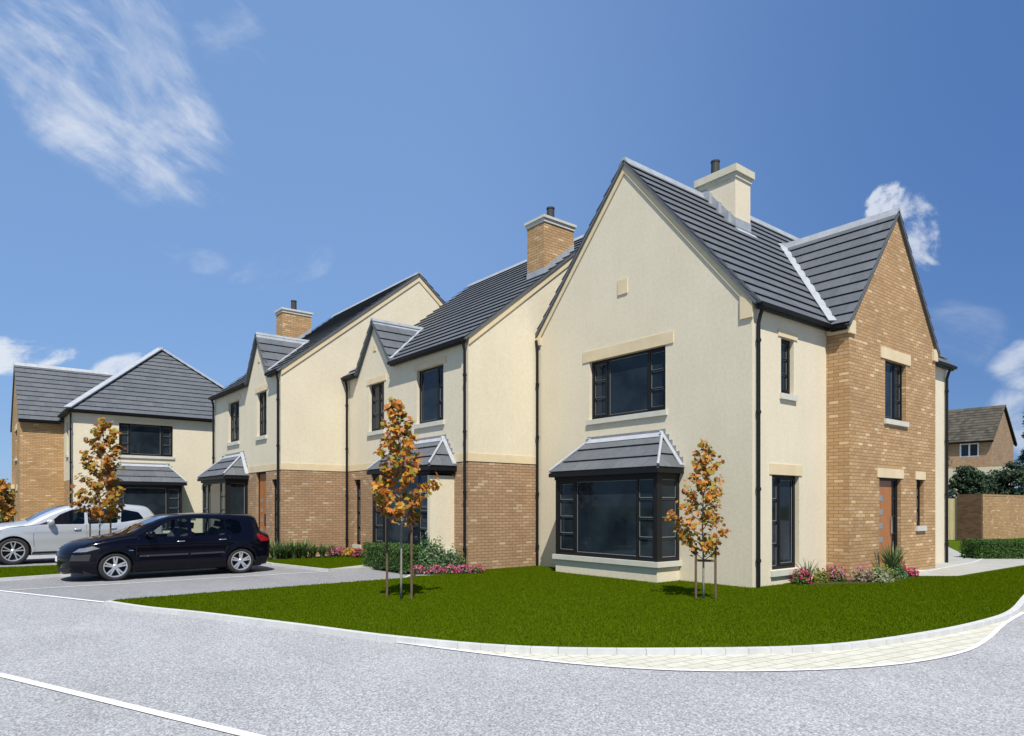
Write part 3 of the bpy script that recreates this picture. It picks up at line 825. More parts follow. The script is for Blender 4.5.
# lawn outline (X=b, Y=a)
kerb_line = [(-10.06, 5.72), (-9.68, 4.56), (-9.2, 3.52), (-8.43, 1.55), (-7.82, -0.09), (-6.96, -1.57), (-5.55, -2.8), (-4.23, -3.6), (-2.56, -3.98), (-0.9, -4.12), (0.5, -4.06), (2.88, -3.63), (5.4, -3.25), (9, -3.0), (16, -2.9), (30, -2.9)]
KL = smooth_line(kerb_line, 6)
lawn_poly = KL + [(30, -1.7 + 0.2), (30, 0.0), (10.5, 0.0), (10.5, 6.4), (-0.2, 6.4), (-2.24, 6.4), (-2.24, 6.05), (-4.3, 5.93), (-7.1, 5.94), (-9.95, 5.88)]
sheet('lawn', lawn_poly, 0.0, 'lawn')
sheet('lawn_strip', [(-11.45, 11.45), (-10.19, 11.74), (-6.2, 11.9), (-6.2, 14.7), (-9.87, 14.64), (-12.2, 14.95), (-12.6, 11.3)], 0.0, 'lawn', 0.12)
sheet('lawn_patch', [(-4.72, 8.98), (-2.6, 9.9), (-2.24, 10.3), (-2.24, 13.2), (-4.41, 13.2), (-4.41, 14.3), (-5.3, 14.3), (-5.2, 11.6)], 0.0, 'lawn', 0.12)
sheet('parking_bay', [(-11.5, 9.35), (-9.98, 5.9), (-7.1, 5.97), (-4.35, 5.97), (-3.2, 7.2), (-3.2, 8.6), (-4.75, 8.93), (-5.25, 11.6), (-5.35, 14.3), (-5.9, 14.3), (-5.9, 11.75), (-10.19, 11.6), (-11.5, 11.2)], ZR + 0.004, 'bay_asphalt')
sheet('parking_bay', [(-12.9, 15.0), (-9.87, 14.72), (-6.2, 14.75), (-5.9, 18.5), (-12.9, 18.6)], ZR + 0.004, 'bay_asphalt')
sheet('path', [(-4.75, 8.9), (-2.26, 8.6), (-2.26, 10.25), (-2.6, 9.85)], 0.004, 'paleslab', 0.1)
sheet('path', [(-5.9, 14.32), (-4.43, 14.32), (-4.43, 22.0), (-5.6, 26.0), (-8.3, 26.0), (-8.3, 18.6), (-5.9, 18.5)], 0.004, 'paleslab', 0.1)
sheet('path', [(4.35, -0.506), (5.75, -1.62), (10.45, -1.66), (30, -1.45), (30, -0.9), (11.6, 0.2), (13.2, 0.6), (19.2, 3.3), (17.5, 5.5), (15, 12), (9.86, 12), (9.86, 0.0), (7.62, -0.006), (7.62, -0.506)], 0.004, 'paleslab', 0.08)
sheet('lawn_patch', [(13.5, -0.2), (60, -0.8), (60, 40), (10, 40), (10, 12), (13, 2)], -0.02, 'lawn')
# kerb along the lawn, cream block margin and painted edge line
ribbon('kerb', KL, -0.0, 0.095, 0.012, 'kerb', 0.12, 0.004)
white = smooth_line([(-7.86, -0.12), (-7.4, -1.33), (-6.9, -2.4), (-6.24, -3.26), (-5.24, -4.0), (-4.2, -4.44), (-3.12, -4.6), (-2.05, -4.51), (-0.6, -4.28), (0.9, -4.12)], 6)
inner = smooth_line([(-7.70, -0.12), (-7.25, -1.15), (-6.45, -2.1), (-5.7, -2.8), (-4.85, -3.38), (-4.2, -3.68), (-3.4, -3.9), (-2.5, -4.08), (-0.9, -4.2), (0.9, -4.07)], 6)
mb = MB()
for i in range(len(white) - 1):
    mb.poly([(*white[i], ZR + 0.005), (*white[i + 1], ZR + 0.005), (*inner[i + 1], ZR + 0.005), (*inner[i], ZR + 0.005)])
tag(mb.build('block_paving', 'blocks'), kind='structure')
ribbon('road_marking', white, 0.0, 0.055, ZR + 0.010, 'paint')
ribbon('road_marking', [(-11.6, 9.65), (-11.41, 9.2), (-10.04, 6.0), (-10.0, 5.9)], -0.03, 0.05, ZR + 0.010, 'paint')
ribbon('road_marking', [(-11.25, 9.14), (-8.81, 9.03), (-5.51, 8.92), (-4.8, 8.85)], -0.025, 0.025, ZR + 0.014, 'paint')
ribbon('road_marking', [(-12.3, 2.1), (-11.71, 0.86), (-10.62, -1.90), (-9.45, -4.8)], -0.045, 0.045, ZR + 0.010, 'paint')
ribbon('kerb', [(-10.05, 5.85), (-7.1, 5.95), (-4.3, 5.94), (-3.3, 7.0)], -0.04, 0.02, 0.0, 'kerb', 0.07)
ribbon('kerb', [(-12.4, 11.22), (-11.33, 11.45), (-10.19, 11.70), (-6.2, 11.85)], 0.0, 0.06, 0.008, 'kerb', 0.1)
ribbon('kerb', [(-5.25, 14.3), (-5.2, 11.6), (-4.76, 8.95), (-2.6, 9.86)], 0.0, 0.06, 0.010, 'kerb', 0.08)

DC = MB(); DC.tube([(-4.52, 9.02, ZR + 0.003), (-4.52, 9.02, ZR + 0.016)], 0.11, 16)
tag(DC.build('drain_cover', 'black'), 'small round black drain cover where the parking bay meets the path', 'drain cover')
ribbon('path_edging', [(5.9, -0.78), (8.2, -0.62), (10.4, -0.5), (12.0, -0.2)], -0.03, 0.03, 0.012, 'kerb', 0.02)
# ================================================================== MAIN HOUSE
def house(label, loc, name='house'):
    return thing(name, loc, label, 'house')
H = house('cream rendered corner house with tall steep gable, brick cross gable and cream chimney', (0, 0, 0))
H['group'] = 'new houses on the estate'
gx = PL('-X', 0.0); gy = PL('-Y', 0.0); gp = PL('-Y', -0.503)
RID = (3.28, 9.52); EL = 6.08; ER = 5.63
wb = WallB()
gw_holes = [(2.113, 4.439, 3.70, 5.12)]
wall(wb, gx, [(0, 0), (6.4, 0), (6.4, EL), RID, (0, ER)], gw_holes)
side_holes = [(0.70, 1.75, 0.30, 2.23), (1.04, 1.54, 3.90, 5.05)]
wall(wb, gy, [(0.0, 0), (2.91, 0), (2.91, ER), (0.0, ER)], side_holes)
wall(wb, gy, [(7.6, 0), (9.84, 0), (9.84, ER), (7.6, ER)], [])
wall(wb, PL('+X', 9.84), [(0, 0), (6.4, 0), (6.4, EL), RID, (0, ER)], [])
wall(wb, PL('+Y', 6.4), [(0, 0), (9.84, 0), (9.84, EL), (0, EL)], [])
wb.build('rendered_wall', 'render', H)
bk = WallB()
GP = (5.26, 8.50); ge = 5.58
door_hole = (4.36, 5.52, 0.0, 2.25); slit_hole = (6.42, 6.86, 1.10, 2.25); upw = (4.66, 5.80, 3.62, 5.0)
wall(bk, gp, [(2.91, 0), (7.6, 0), (7.6, ge), GP, (2.91, ge)], [door_hole, slit_hole, upw], thick=0.42)
wall(bk, PL('-X', 2.91), [(-0.502, 0), (-0.001, 0), (-0.001, ge), (-0.502, ge)], [], thick=0.1)
wall(bk, PL('+X', 7.6), [(-0.502, 0), (-0.001, 0), (-0.001, ge), (-0.502, ge)], [], thick=0.1)
bk.build('brick_wall', 'brick', H)
# roof
ov = 0.13; sR = (RID[1] - ER) / RID[0]; sL = (RID[1] - EL) / (6.4 - RID[0])
zr = RID[1] + 0.06
def zs(a): return zr - (RID[0] - a) * sR          # -Y facing slope height
def zl(a): return zr - (a - RID[0]) * sL
VX0 = -0.07; VX1 = 9.95
# cross gable plane
cs = (GP[1] - ge) / (GP[0] - 2.91); zc = GP[1] + 0.06
XL = 2.91 - 0.10; XR = 7.6 + 0.12
def zcr(x): return zc - abs(x - GP[0]) * cs
ymeet = RID[0] - (zr - zc) / sR
yl = RID[0] - (zr - zcr(XL)) / sR
rf = MB()
slope(rf, [(VX0, -ov, zs(-ov)), (XL, -ov, zs(-ov)), (XL, yl, zs(yl)), (GP[0], ymeet, zs(ymeet)), (GP[0], RID[0], zr), (VX0, RID[0], zr)], (1, 0, 0))
slope(rf, [(VX1, -ov, zs(-ov)), (XR, -ov, zs(-ov)), (XR, yl, zs(yl)), (GP[0], ymeet, zs(ymeet)), (GP[0], RID[0], zr), (VX1, RID[0], zr)], (1, 0, 0))
slope(rf, [(VX0, 6.5, zl(6.5)), (VX1, 6.5, zl(6.5)), (VX1, RID[0], zr), (VX0, RID[0], zr)], (1, 0, 0))
yf = -0.503 - 0.07
slope(rf, [(XL, yf, zcr(XL)), (XL, yl, zcr(XL)), (GP[0], ymeet, zc), (GP[0], yf, zc)], (0, 1, 0))
slope(rf, [(XR, yf, zcr(XR)), (XR, yl, zcr(XR)), (GP[0], ymeet, zc), (GP[0], yf, zc)], (0, 1, 0))
rf.build('roof', 'tile', H)
rc = MB(); ridgecap(rc, (VX0, RID[0], zr + 0.03), (VX1, RID[0], zr + 0.03), 0.05, 0.15, 0.15)
ridgecap(rc, (GP[0], yf, zc + 0.03), (GP[0], ymeet, zc + 0.03), 0.05, 0.15, 0.16)
rc.build('ridge_tiles', 'ridge', H)
vl = MB()
nv = Vector((0, -math.sin(math.atan(sR)), math.cos(math.atan(sR))))
for X in (XL, XR):
    lean(vl, Vector((X, yl - 0.04, zcr(X) + 0.105)), Vector((GP[0], ymeet, zc + 0.09)), Vector((-0.45 if X < 5 else 0.45, -0.5, 0.75)), 0.17, 0.03)
vl.build('valley_lead', 'lead', H)
vg = MB()
verge(vg, gx, (-0.17, ER - 0.13), RID, 0.10, -0.02, 0.085); verge(vg, gx, RID, (6.52, EL - 0.13), 0.10, -0.02, 0.085)
verge(vg, gp, (2.91 - 0.10, ge - 0.125), GP, 0.10, -0.02, 0.085); verge(vg, gp, GP, (7.6 + 0.12, ge - 0.15), 0.10, -0.02, 0.085)
vg.build('verge', 'verge', H)
bg = MB()
def band_along(mb, pl, p, q, w, d0, d1):
    (u0, z0), (u1, z1) = p, q
    mb.mark()
    pprism(mb, pl, [(u0, z0), (u1, z1), (u1, z1 - w), (u0, z0 - w)], d0, d1)
band_along(bg, gx, (0.0, ER), RID, 0.22, 0.0, 0.03); band_along(bg, gx, (6.4, EL), RID, 0.20, 0.0, 0.03)
bg.mark(); pprism(bg, gx, [(-0.02, ER - 0.36), (0.25, ER - 0.36), (0.25, ER + 0.10), (-0.02, ER - 0.05)], 0.0, 0.045)
bg.mark(); pbox(bg, gx, 6.22, 6.41, EL - 0.22, EL - 0.002, 0.0, 0.045)
bg.mark(); pbox(bg, gp, 2.86, 3.13, ge - 0.26, ge + 0.03, 0.0, 0.045); bg.mark(); pbox(bg, gp, 7.40, 7.66, ge - 0.26, ge + 0.03, 0.0, 0.045)
bg.build('gable_coping', 'stone', H)
ft = MB()
gutter(ft, (0.02, -ov, zs(-ov) + 0.01), (XL + 0.03, -ov, zs(-ov) + 0.01), (0, -1, 0))
gutter(ft, (XR, -ov, zs(-ov) + 0.01), (VX1 + 0.02, -ov, zs(-ov) + 0.01), (0, -1, 0))
gutter(ft, (XL - 0.0, -ov - 0.02, zcr(XL) + 0.0), (XL - 0.0, -0.49, zcr(XL) + 0.0), (-1, 0, 0))
ft.build('gutter', 'black', H)
sf = MB(); sf.box(XL + 0.04, 2.905, -0.5, -0.02, ge - 0.24, ge - 0.12)
sf.build('soffit', 'stone', H)
downpipe(H, 0.12, -0.06, 0.0, 5.42, (0.0, -0.08)); downpipe(H, 9.66, -0.06, 0.0, 5.42, (0.0, -0.08)); downpipe(H, -0.06, 6.32, 0.0, 6.0, (0.0, 0.05))
window(H, gx, *gw_holes[0], [(0.235, 3, True), (0.765, 1, False), (1.0, 3, True)], lintel=0.22, lint_h=0.26)
window(H, gy, *side_holes[0], [(0.36, 4, False), (1.0, 1, True)], lintel=0.1, lint_h=0.22)
window(H, gy, *side_holes[1], [(1.0, 3, True)], lintel=0.12, lint_h=0.14)
window(H, gp, *upw, [(0.55, 1, False), (1.0, 3, True)], lintel=0.24, lint_h=0.26)
window(H, gp, *slit_hole, [(1.0, 3, True)], lintel=0.08, lint_h=0.2)
door(H, gp, door_hole[0], door_hole[1], door_hole[3])
lt = MB(); pbox(lt, gp, 4.24, 5.64, 2.253, 2.47, -0.1, 0.02); lt.build('lintel', 'stone', H)
stp = MB(); stp.box(4.3, 5.9, -0.95, -0.51, 0.0, 0.07); stp.build('doorstep', 'sillstone', H)
vb = MB(); pbox(vb, gx, 3.20, 3.50, 6.52, 6.86, 0.0, 0.025)
vb.build('vent', 'stone', H)
bay(H, gx, 1.74, 4.86, 0.735, 0.43, 0, 2.39, 3.16, 0.56, [(0.15, 4, False), (0.80, 1, False), (1.0, 4, True)], ov=0.10)
chimney(H, 3.0, 3.66, 2.345, 3.44, 8.2, 9.93, 'render', True, (3.25, 3.1))
cf = MB()
cf.prism([(2.985, 2.34, zs(2.34) - 0.1), (2.985, 2.34, zs(2.34) + 0.30), (2.985, RID[0], zr + 0.26), (2.985, 3.44, zr + 0.1), (2.985, 3.44, zr - 0.25)], [(2.998, 2.34, zs(2.34) - 0.1), (2.998, 2.34, zs(2.34) + 0.30), (2.998, RID[0], zr + 0.26), (2.998, 3.44, zr + 0.1), (2.998, 3.44, zr - 0.25)])
cf.box(2.985, 3.675, 2.33, 2.343, zs(2.34) - 0.1, zs(2.34) + 0.30)
for i in range(3): cf.box(2.86, 2.984, 2.45 + 0.28 * i, 2.73 + 0.28 * i, zs(2.45 + 0.28 * i) + 0.05, zs(2.60 + 0.28 * i) + 0.06 + 0.1)
cf.build('chimney_flashing', 'ridge', H)
cl = MB(); lean(cl, Vector((2.92, 2.25, zs(2.25) + 0.05)), Vector((3.78, 2.25, zs(2.25) + 0.05)), nv, 0.14, 0.025); cl.build('lead_apron', 'lead', H)

# ================================================================== ROW HOUSES
def row_house(label, X, Y0, Y1, gab, ups, slits, doorspec, bayspec, chim, root_name='house', chim_far=False, left_seen=True):
    """front faces -X at X, from Y0 to Y1; ridge along Y"""
    G = house(label, (X, Y0, 0), root_name); G['group'] = 'new houses on the estate'
    f = PL('-X', X); s = PL('-Y', Y0)
    ZE = 5.78; HW = 4.84; sl = 0.792; ZR_ = ZE + HW * sl; XB = X + 2 * HW; XM = X + HW
    gp_, gl, gr = gab            # peak (u,z), left u, right u
    B = 2.72
    hs_low = [h for h in slits] + ([doorspec] if doorspec else [])
    bw = WallB()
    wall(bw, f, [(Y0, 0), (Y1, 0), (Y1, B), (Y0, B)], hs_low)
    wall(bw, s, [(X, 0), (XB, 0), (XB, B), (X, B)])
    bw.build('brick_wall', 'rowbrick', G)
    rw = WallB()
    wall(rw, f, [(Y0, B), (Y1, B), (Y1, ZE), (Y0, ZE)], ups)
    wall(rw, f, [(gr, ZE + 0.001), (gl, ZE + 0.001), gp_], [])
    wall(rw, s, [(X, B), (XB, B), (XB, ZE), (XM, ZR_), (X, ZE)])
    wall(rw, PL('+Y', Y1), [(X, 0), (XB, 0), (XB, ZE), (XM, ZR_), (X, ZE)])
    wall(rw, PL('+X', XB), [(Y0, 0), (Y1, 0), (Y1, ZE), (Y0, ZE)])
    rw.build('rendered_wall', 'render', G)
    bd = MB(); pbox(bd, s, X - 0.015, XB, B - 0.012, B + 0.19, -0.1, 0.015); bd.mark(); pbox(bd, f, Y0, Y1, B - 0.012, B + 0.19, -0.1, 0.013)
    band_along(bd, s, (X, ZE + 0.0), (XM, ZR_), 0.2, 0.0, 0.03); band_along(bd, s, (XB, ZE + 0.0), (XM, ZR_), 0.2, 0.0, 0.03)
    bd.build('string_course', 'stone', G)
    z0 = ZE + 0.05; ovx = 0.14
    def zf(x): return z0 + (x - X) * sl
    y0, y1 = Y0 - 0.06, Y1 + 0.04
    xg = X + (gp_[1] + 0.05 - z0) / sl      # where dormer ridge meets slope
    gsl = (gp_[1] - ZE) / (gl - gp_[0])
    zg = gp_[1] + 0.06
    sr = (gp_[1] + 0.06 - zf(X)) / gsl
    # foot of dormer slopes at x = X-ovx: intersection curve; dormer slope z = zg - |y-yp|*gsl
    def yoff(x): return (zg - zf(x)) / gsl
    yp = gp_[0]
    rf = MB()
    slope(rf, [(X - ovx, y0, zf(X - ovx)), (X - ovx, yp - yoff(X - ovx) , zf(X - ovx)), (xg, yp, zf(xg)), (XM, yp, zf(XM)), (XM, y0, zf(XM))], (0, 1, 0), course=0.34)
    slope(rf, [(X - ovx, y1, zf(X - ovx)), (X - ovx, yp + yoff(X - ovx), zf(X - ovx)), (xg, yp, zf(xg)), (XM, yp, zf(XM)), (XM, y1, zf(XM))], (0, 1, 0), course=0.34)
    slope(rf, [(XB + 0.2, y0, z0 - 0.2 * sl), (XB + 0.2, y1, z0 - 0.2 * sl), (XM, y1, zf(XM)), (XM, y0, zf(XM))], (0, 1, 0), course=0.34)
    xa = X - 0.12
    for sg in (-1, 1):
        slope(rf, [(xa, yp + sg * yoff(X - ovx), zf(X - ovx)), (X - ovx + 0.081, yp + sg * yoff(X - ovx + 0.001), zf(X - ovx + 0.001)), (xg, yp, zg), (xa, yp, zg)], (1, 0, 0), course=0.36)
    rf.build('roof', 'tile', G)
    rc = MB(); ridgecap(rc, (XM, y0, zf(XM) + 0.03), (XM, y1, zf(XM) + 0.03), 0.05, 0.14, 0.1)
    ridgecap(rc, (xa, yp, zg + 0.03), (xg, yp, zg + 0.03), 0.045, 0.13, 0.15)
    rc.build('ridge_tiles', 'ridge', G)
    vl = MB()
    for sg in (-1, 1):
        lean(vl, Vector((X - ovx + 0.08, yp + sg * yoff(X - ovx + 0.08), zf(X - ovx + 0.08) + 0.05)), Vector((xg, yp, zg + 0.03)), Vector((-0.5, sg * 0.35, 0.8)), 0.08, 0.05)
    vl.build('valley_lead', 'lead', G)
    vg = MB(); verge(vg, s, (X - 0.14, ZE - 0.11), (XM, ZR_), 0.1, -0.02, 0.07); verge(vg, s, (XB + 0.2, ZE - 0.16), (XM, ZR_), 0.1, -0.02, 0.07)
    kk = 0.12
    verge(vg, f, (gr - kk, ZE - kk * gsl), gp_, 0.09, 0.0, 0.13); verge(vg, f, (gl + kk, ZE - kk * gsl), gp_, 0.09, 0.0, 0.13)
    vg.build('verge', 'verge', G)
    gt = MB(); zz = zf(X - ovx) + 0.01
    gutter(gt, (X - ovx, Y0 + 0.0, zz), (X - ovx, gr - 0.12, zz), (-1, 0, 0)); gutter(gt, (X - ovx, gl + 0.12, zz), (X - ovx, Y1, zz), (-1, 0, 0))
    gt.build('gutter', 'black', G)
    vn = MB(); pbox(vn, f, yp - 0.09, yp + 0.09, 6.28, 6.42, 0.0, 0.02); vn.build('vent', 'stone', G)
    downpipe(G, X - 0.075, Y0 + 0.05, 0.0, zz - 0.06, (-0.07, 0)); downpipe(G, X - 0.075, Y1 - 0.12, 0.0, zz - 0.06, (-0.07, 0))
    for (a, b_, c, d_) in ups:
        w_ = b_ - a
        if w_ > 1.3: cols = [(0.30, 3, True), (1.0, 1, False)]
        else: cols = [(0.42, 3, False), (1.0, 3, True)]
        window(G, f, a, b_, c, d_, cols, lintel=0.14, lint_h=0.17)
    for (a, b_, c, d_) in slits: window(G, f, a, b_, c, d_, [(1.0, 4, True)], lintel=None)
    if doorspec: door(G, f, doorspec[0], doorspec[1], doorspec[3], -1)
    bay(G, f, *bayspec)
    if chim:
        chimney(G, *chim, 'brick', False, ((chim[0] + chim[1]) / 2, (chim[2] + chim[3]) / 2))
        cf = MB(); x0, x1, ya, yb = chim[:4]
        cf.prism([(x0, ya - 0.012, zf(x0) - 0.2), (x1, ya - 0.012, zf(x1) - 0.2), (x1, ya - 0.012, zf(x1) + 0.2), (x0, ya - 0.012, zf(x0) + 0.2)],
                 [(x0, ya - 0.001, zf(x0) - 0.2), (x1, ya - 0.001, zf(x1) - 0.2), (x1, ya - 0.001, zf(x1) + 0.2), (x0, ya - 0.001, zf(x0) + 0.2)])
        cf.box(x0 - 0.013, x0 - 0.001, ya - 0.012, yb + 0.01, zf(x0) - 0.2, zf(x0) + 0.2)
        cf.build('chimney_flashing', 'ridge', G)
    return G
mid = row_house('middle house of the row with a large brick chimney beside the corner house', -2.24, 6.40, 13.2,
    ((11.30, 7.13), 12.34, 10.24),
    [(10.72, 11.68, 3.86, 5.30), (7.52, 8.86, 3.83, 5.30)],
    [(12.26, 12.68, 0.38, 2.43)], (10.36, 11.30, 0.0, 2.40),
    (7.02, 10.06, 0.72, 0.50, 0, 2.58, 3.32, 0.55, [(0.15, 4, False), (0.80, 1, False), (1.0, 4, True)], 4, False, True, 0.10),
    (0.34, 1.45, 6.50, 7.22, 6.5, 9.42))
third = row_house('house at the end of the row with orange door and bay behind navy car', -4.41, 13.2, 20.2,
    ((15.17, 7.13), 16.16, 14.12),
    [(14.46, 15.36, 3.86, 5.30), (17.22, 18.46, 3.88, 5.32)],
    [(13.56, 13.98, 0.3, 2.43)], (14.50, 15.44, 0.0, 2.70),
    (16.29, 19.22, 0.72, 0.50, 0, 2.60, 3.36, 0.55, [(0.2, 4, False), (0.72, 1, False), (1.0, 2, True)], 1, True, False, 0.10),
    (-2.06, -0.88, 19.42, 20.12, 6.8, 9.38))

# ================================================================== FAR LEFT HOUSE
FL = house('far left house with hipped grey roof, wide upstairs window and brick wing', (-8.34, 26.7, 0)); FL['group'] = 'new houses on the estate'
ff = PL('-Y', 26.7); fs = PL('-X', -8.34)
fw = WallB(); ZE = 5.62; XR2 = 0.26
wall(fw, ff, [(-8.34, 0), (XR2, 0), (XR2, ZE), (-8.34, ZE)], [(-6.60, -4.43, 3.84, 5.24)])
wall(fw, fs, [(26.7, 2.72), (29.6, 2.72), (29.6, ZE), (26.7, ZE)], [(27.95, 28.6, 3.84, 5.24)])
wall(fw, PL('+X', XR2), [(26.7, 0), (38, 0), (38, ZE), (26.7, ZE)]); wall(fw, PL('+Y', 38), [(-8.34, 0), (XR2, 0), (XR2, ZE), (-8.34, ZE)])
wall(fw, PL('-X', -8.34), [(35.4, 0), (38, 0), (38, ZE), (35.4, ZE)])
fw.build('rendered_wall', 'render', FL)
fb = WallB(); fwg = PL('-Y', 29.6); fgs = PL('-X', -9.98)
wall(fb, fwg, [(-9.98, 0), (-8.34, 0), (-8.34, 5.5), (-9.98, 5.5)])
wall(fb, fs, [(26.7, 0), (29.6, 0), (29.6, 2.72), (26.7, 2.72)])
wall(fb, fgs, [(29.6, 0), (35.4, 0), (35.4, 5.5), (32.5, 8.25), (29.6, 5.5)], [(33.6, 34.6, 0, 2.3), (31.2, 31.8, 0.9, 2.3), (31.4, 32.6, 3.8, 5.1)])
wall(fb, PL('+Y', 35.4), [(-9.98, 0), (-8.34, 0), (-8.34, 5.5), (-9.98, 5.5)])
fb.build('brick_wall', 'brick', FL)
hw_ = (XR2 + 8.34) / 2; hx = (XR2 - 8.34) / 2; o_ = 0.18; hs = 0.87
zE = ZE + 0.02 - 0; zt_ = zE + (hw_ + o_) * hs
A0 = (-8.34 - o_, 26.7 - o_, zE); A1 = (XR2 + o_, 26.7 - o_, zE); AP = (hx, 26.7 + hw_, zt_); BP = (hx, 38 - hw_, zt_); C0 = (-8.34 - o_, 38 + o_, zE); C1 = (XR2 + o_, 38 + o_, zE)
rf = MB()
slope(rf, [A0, A1, AP], (1, 0, 0)); slope(rf, [A0, AP, BP, C0], (0, 1, 0)); slope(rf, [A1, AP, BP, C1], (0, 1, 0)); slope(rf, [C0, C1, BP], (1, 0, 0))
zw = 8.31; xm = -8.34 - o_ + (zw - zE) / hs; sw = (8.25 - 5.5) / 2.9
slope(rf, [(-10.04, 29.42, zw - 3.08 * sw), (-8.42, 29.42, zw - 3.08 * sw), (xm, 32.5, zw), (-10.04, 32.5, zw)], (1, 0, 0))
slope(rf, [(-10.04, 35.58, zw - 3.08 * sw), (-8.42, 35.58, zw - 3.08 * sw), (xm, 32.5, zw), (-10.04, 32.5, zw)], (1, 0, 0))
rf.build('roof', 'tile', FL)
rc = MB()
lean(rc, Vector(A0) + Vector((0, 0, 0.06)), Vector(AP) + Vector((0, 0, 0.08)), (-0.45, -0.45, 0.8), 0.34, 0.05)
lean(rc, Vector(A1) + Vector((0, 0, 0.06)), Vector(AP) + Vector((0, 0, 0.08)), (0.45, -0.45, 0.8), 0.34, 0.05)
ridgecap(rc, Vector(AP) + Vector((0, 0, .03)), Vector(BP) + Vector((0, 0, .03))); ridgecap(rc, (-10.04, 32.5, zw + 0.03), (xm, 32.5, zw + 0.03))
rc.build('ridge_tiles', 'lead', FL)
gt = MB(); gutter(gt, (A0[0], A0[1], zE + 0.01), (A1[0], A1[1], zE + 0.01), (0, -1, 0)); gutter(gt, (A0[0], A0[1], zE + 0.01), (A0[0], 29.4, zE + 0.01), (-1, 0, 0)); gutter(gt, (-10.04, 29.42, zw - 3.08 * sw + .01), (-8.5, 29.42, zw - 3.08 * sw + .01), (0, -1, 0))
gt.build('gutter', 'black', FL)
vg = MB(); verge(vg, fgs, (29.42, 5.33), (32.5, 8.25), 0.1, -0.02, 0.07); verge(vg, fgs, (35.58, 5.33), (32.5, 8.25), 0.1, -0.02, 0.07); vg.build('verge', 'verge', FL)
downpipe(FL, -8.40, 26.62, 0, 5.5, (0, -0.08))
window(FL, ff, -6.60, -4.43, 3.84, 5.24, [(0.2, 3, True), (0.78, 1, False), (1.0, 3, True)], lintel=0.16, lint_h=0.14)
window(FL, fs, 27.95, 28.6, 3.84, 5.24, [(1.0, 3, True)], lintel=0.1, lint_h=0.14)
window(FL, fgs, 31.2, 31.8, 0.9, 2.3, [(1.0, 3, True)], lintel=0.1); window(FL, fgs, 31.4, 32.6, 3.8, 5.1, [(0.5, 1, True), (1.0, 3, True)], lintel=0.1)
door(FL, fgs, 33.6, 34.6, 2.3)
cn = MB(); cn.box(-10.7, -9.99, 32.9, 35.2, 2.42, 2.62); cn.build('door_canopy', 'stone', FL)
bay(FL, ff, -7.0, -4.22, 0.72, 0.5, 0, 2.62, 3.40, 0.62, [(0.15, 4, False), (0.80, 1, False), (1.0, 4, True)])

# ================================================================== BACKGROUND RIGHT: house, wall, fence, hedge
BH = thing('house', (46.47, 9.67, 0), 'distant brown brick house with mossy roof and white window', 'house')
bx = PL('-X', 46.47); by = PL('-Y', 9.67)
w_ = WallB()
wall(w_, bx, [(9.67, 0), (20, 0), (20, 6.45), (9.67, 6.45)], [(10.5, 11.75, 5.25, 6.25)])
wall(w_, by, [(46.47, 0), (51.3, 0), (51.3, 6.45), (48.9, 9.05), (46.47, 6.45)]); wall(w_, PL('+X', 51.3), [(9.67, 0), (20, 0), (20, 6.45), (9.67, 6.45)])
wall(w_, PL('+Y', 20), [(46.47, 0), (51.3, 0), (51.3, 6.45), (48.9, 9.05), (46.47, 6.45)])
brick_mat('oldbrick', [(0.25, 0.17, 0.105), (0.30, 0.205, 0.13), (0.34, 0.235, 0.15)], (0.25, 0.18, 0.12))
w_.build('wall', 'oldbrick', BH)
rf = MB(); slope(rf, [(46.2, 9.5, 6.35), (46.2, 20.2, 6.35), (48.9, 20.2, 9.15), (48.9, 9.5, 9.15)], (0, 1, 0), tile_w=0.3, course=0.3, lift=0.03)
slope(rf, [(51.6, 9.5, 6.35), (51.6, 20.2, 6.35), (48.9, 20.2, 9.15), (48.9, 9.5, 9.15)], (0, 1, 0), tile_w=0.6, course=0.5, lift=0.03)
rf.build('roof', 'oldtile', BH)
gt = MB(); gutter(gt, (46.2, 9.5, 6.36), (46.2, 20.2, 6.36), (-1, 0, 0)); verge(gt, by, (46.2, 6.2), (48.9, 9.05), 0.12, 0, 0.2); verge(gt, by, (51.6, 6.2), (48.9, 9.05), 0.12, 0, 0.2); gt.build('gutter', 'black', BH)
new_mat('whiteframe', (0.75, 0.76, 0.78), 0.5)
wf = MB(); 
for a, b_ in ((10.5, 10.59), (11.08, 11.17), (11.66, 11.75)): pbox(wf, bx, a, b_, 5.25, 6.25, -0.12, -0.02)
for z in (5.25, 6.17): pbox(wf, bx, 10.58, 11.67, z, z + 0.07, -0.115, -0.03)
wfo = wf.build('window', 'whiteframe', BH)
pn = MB(); pbox(pn, bx, 10.5, 11.75, 5.25, 6.25, -0.16, -0.12); q = pn.build('pane', 'pane', wfo, local=False); q.data.transform(Matrix.Translation(-world_loc(BH)))
lw = MB(); lw.box(44.6, 46.45, 8.5, 15.0, 0, 4.35); lw.build('white_extension', 'render', BH)
EX = MB(); 
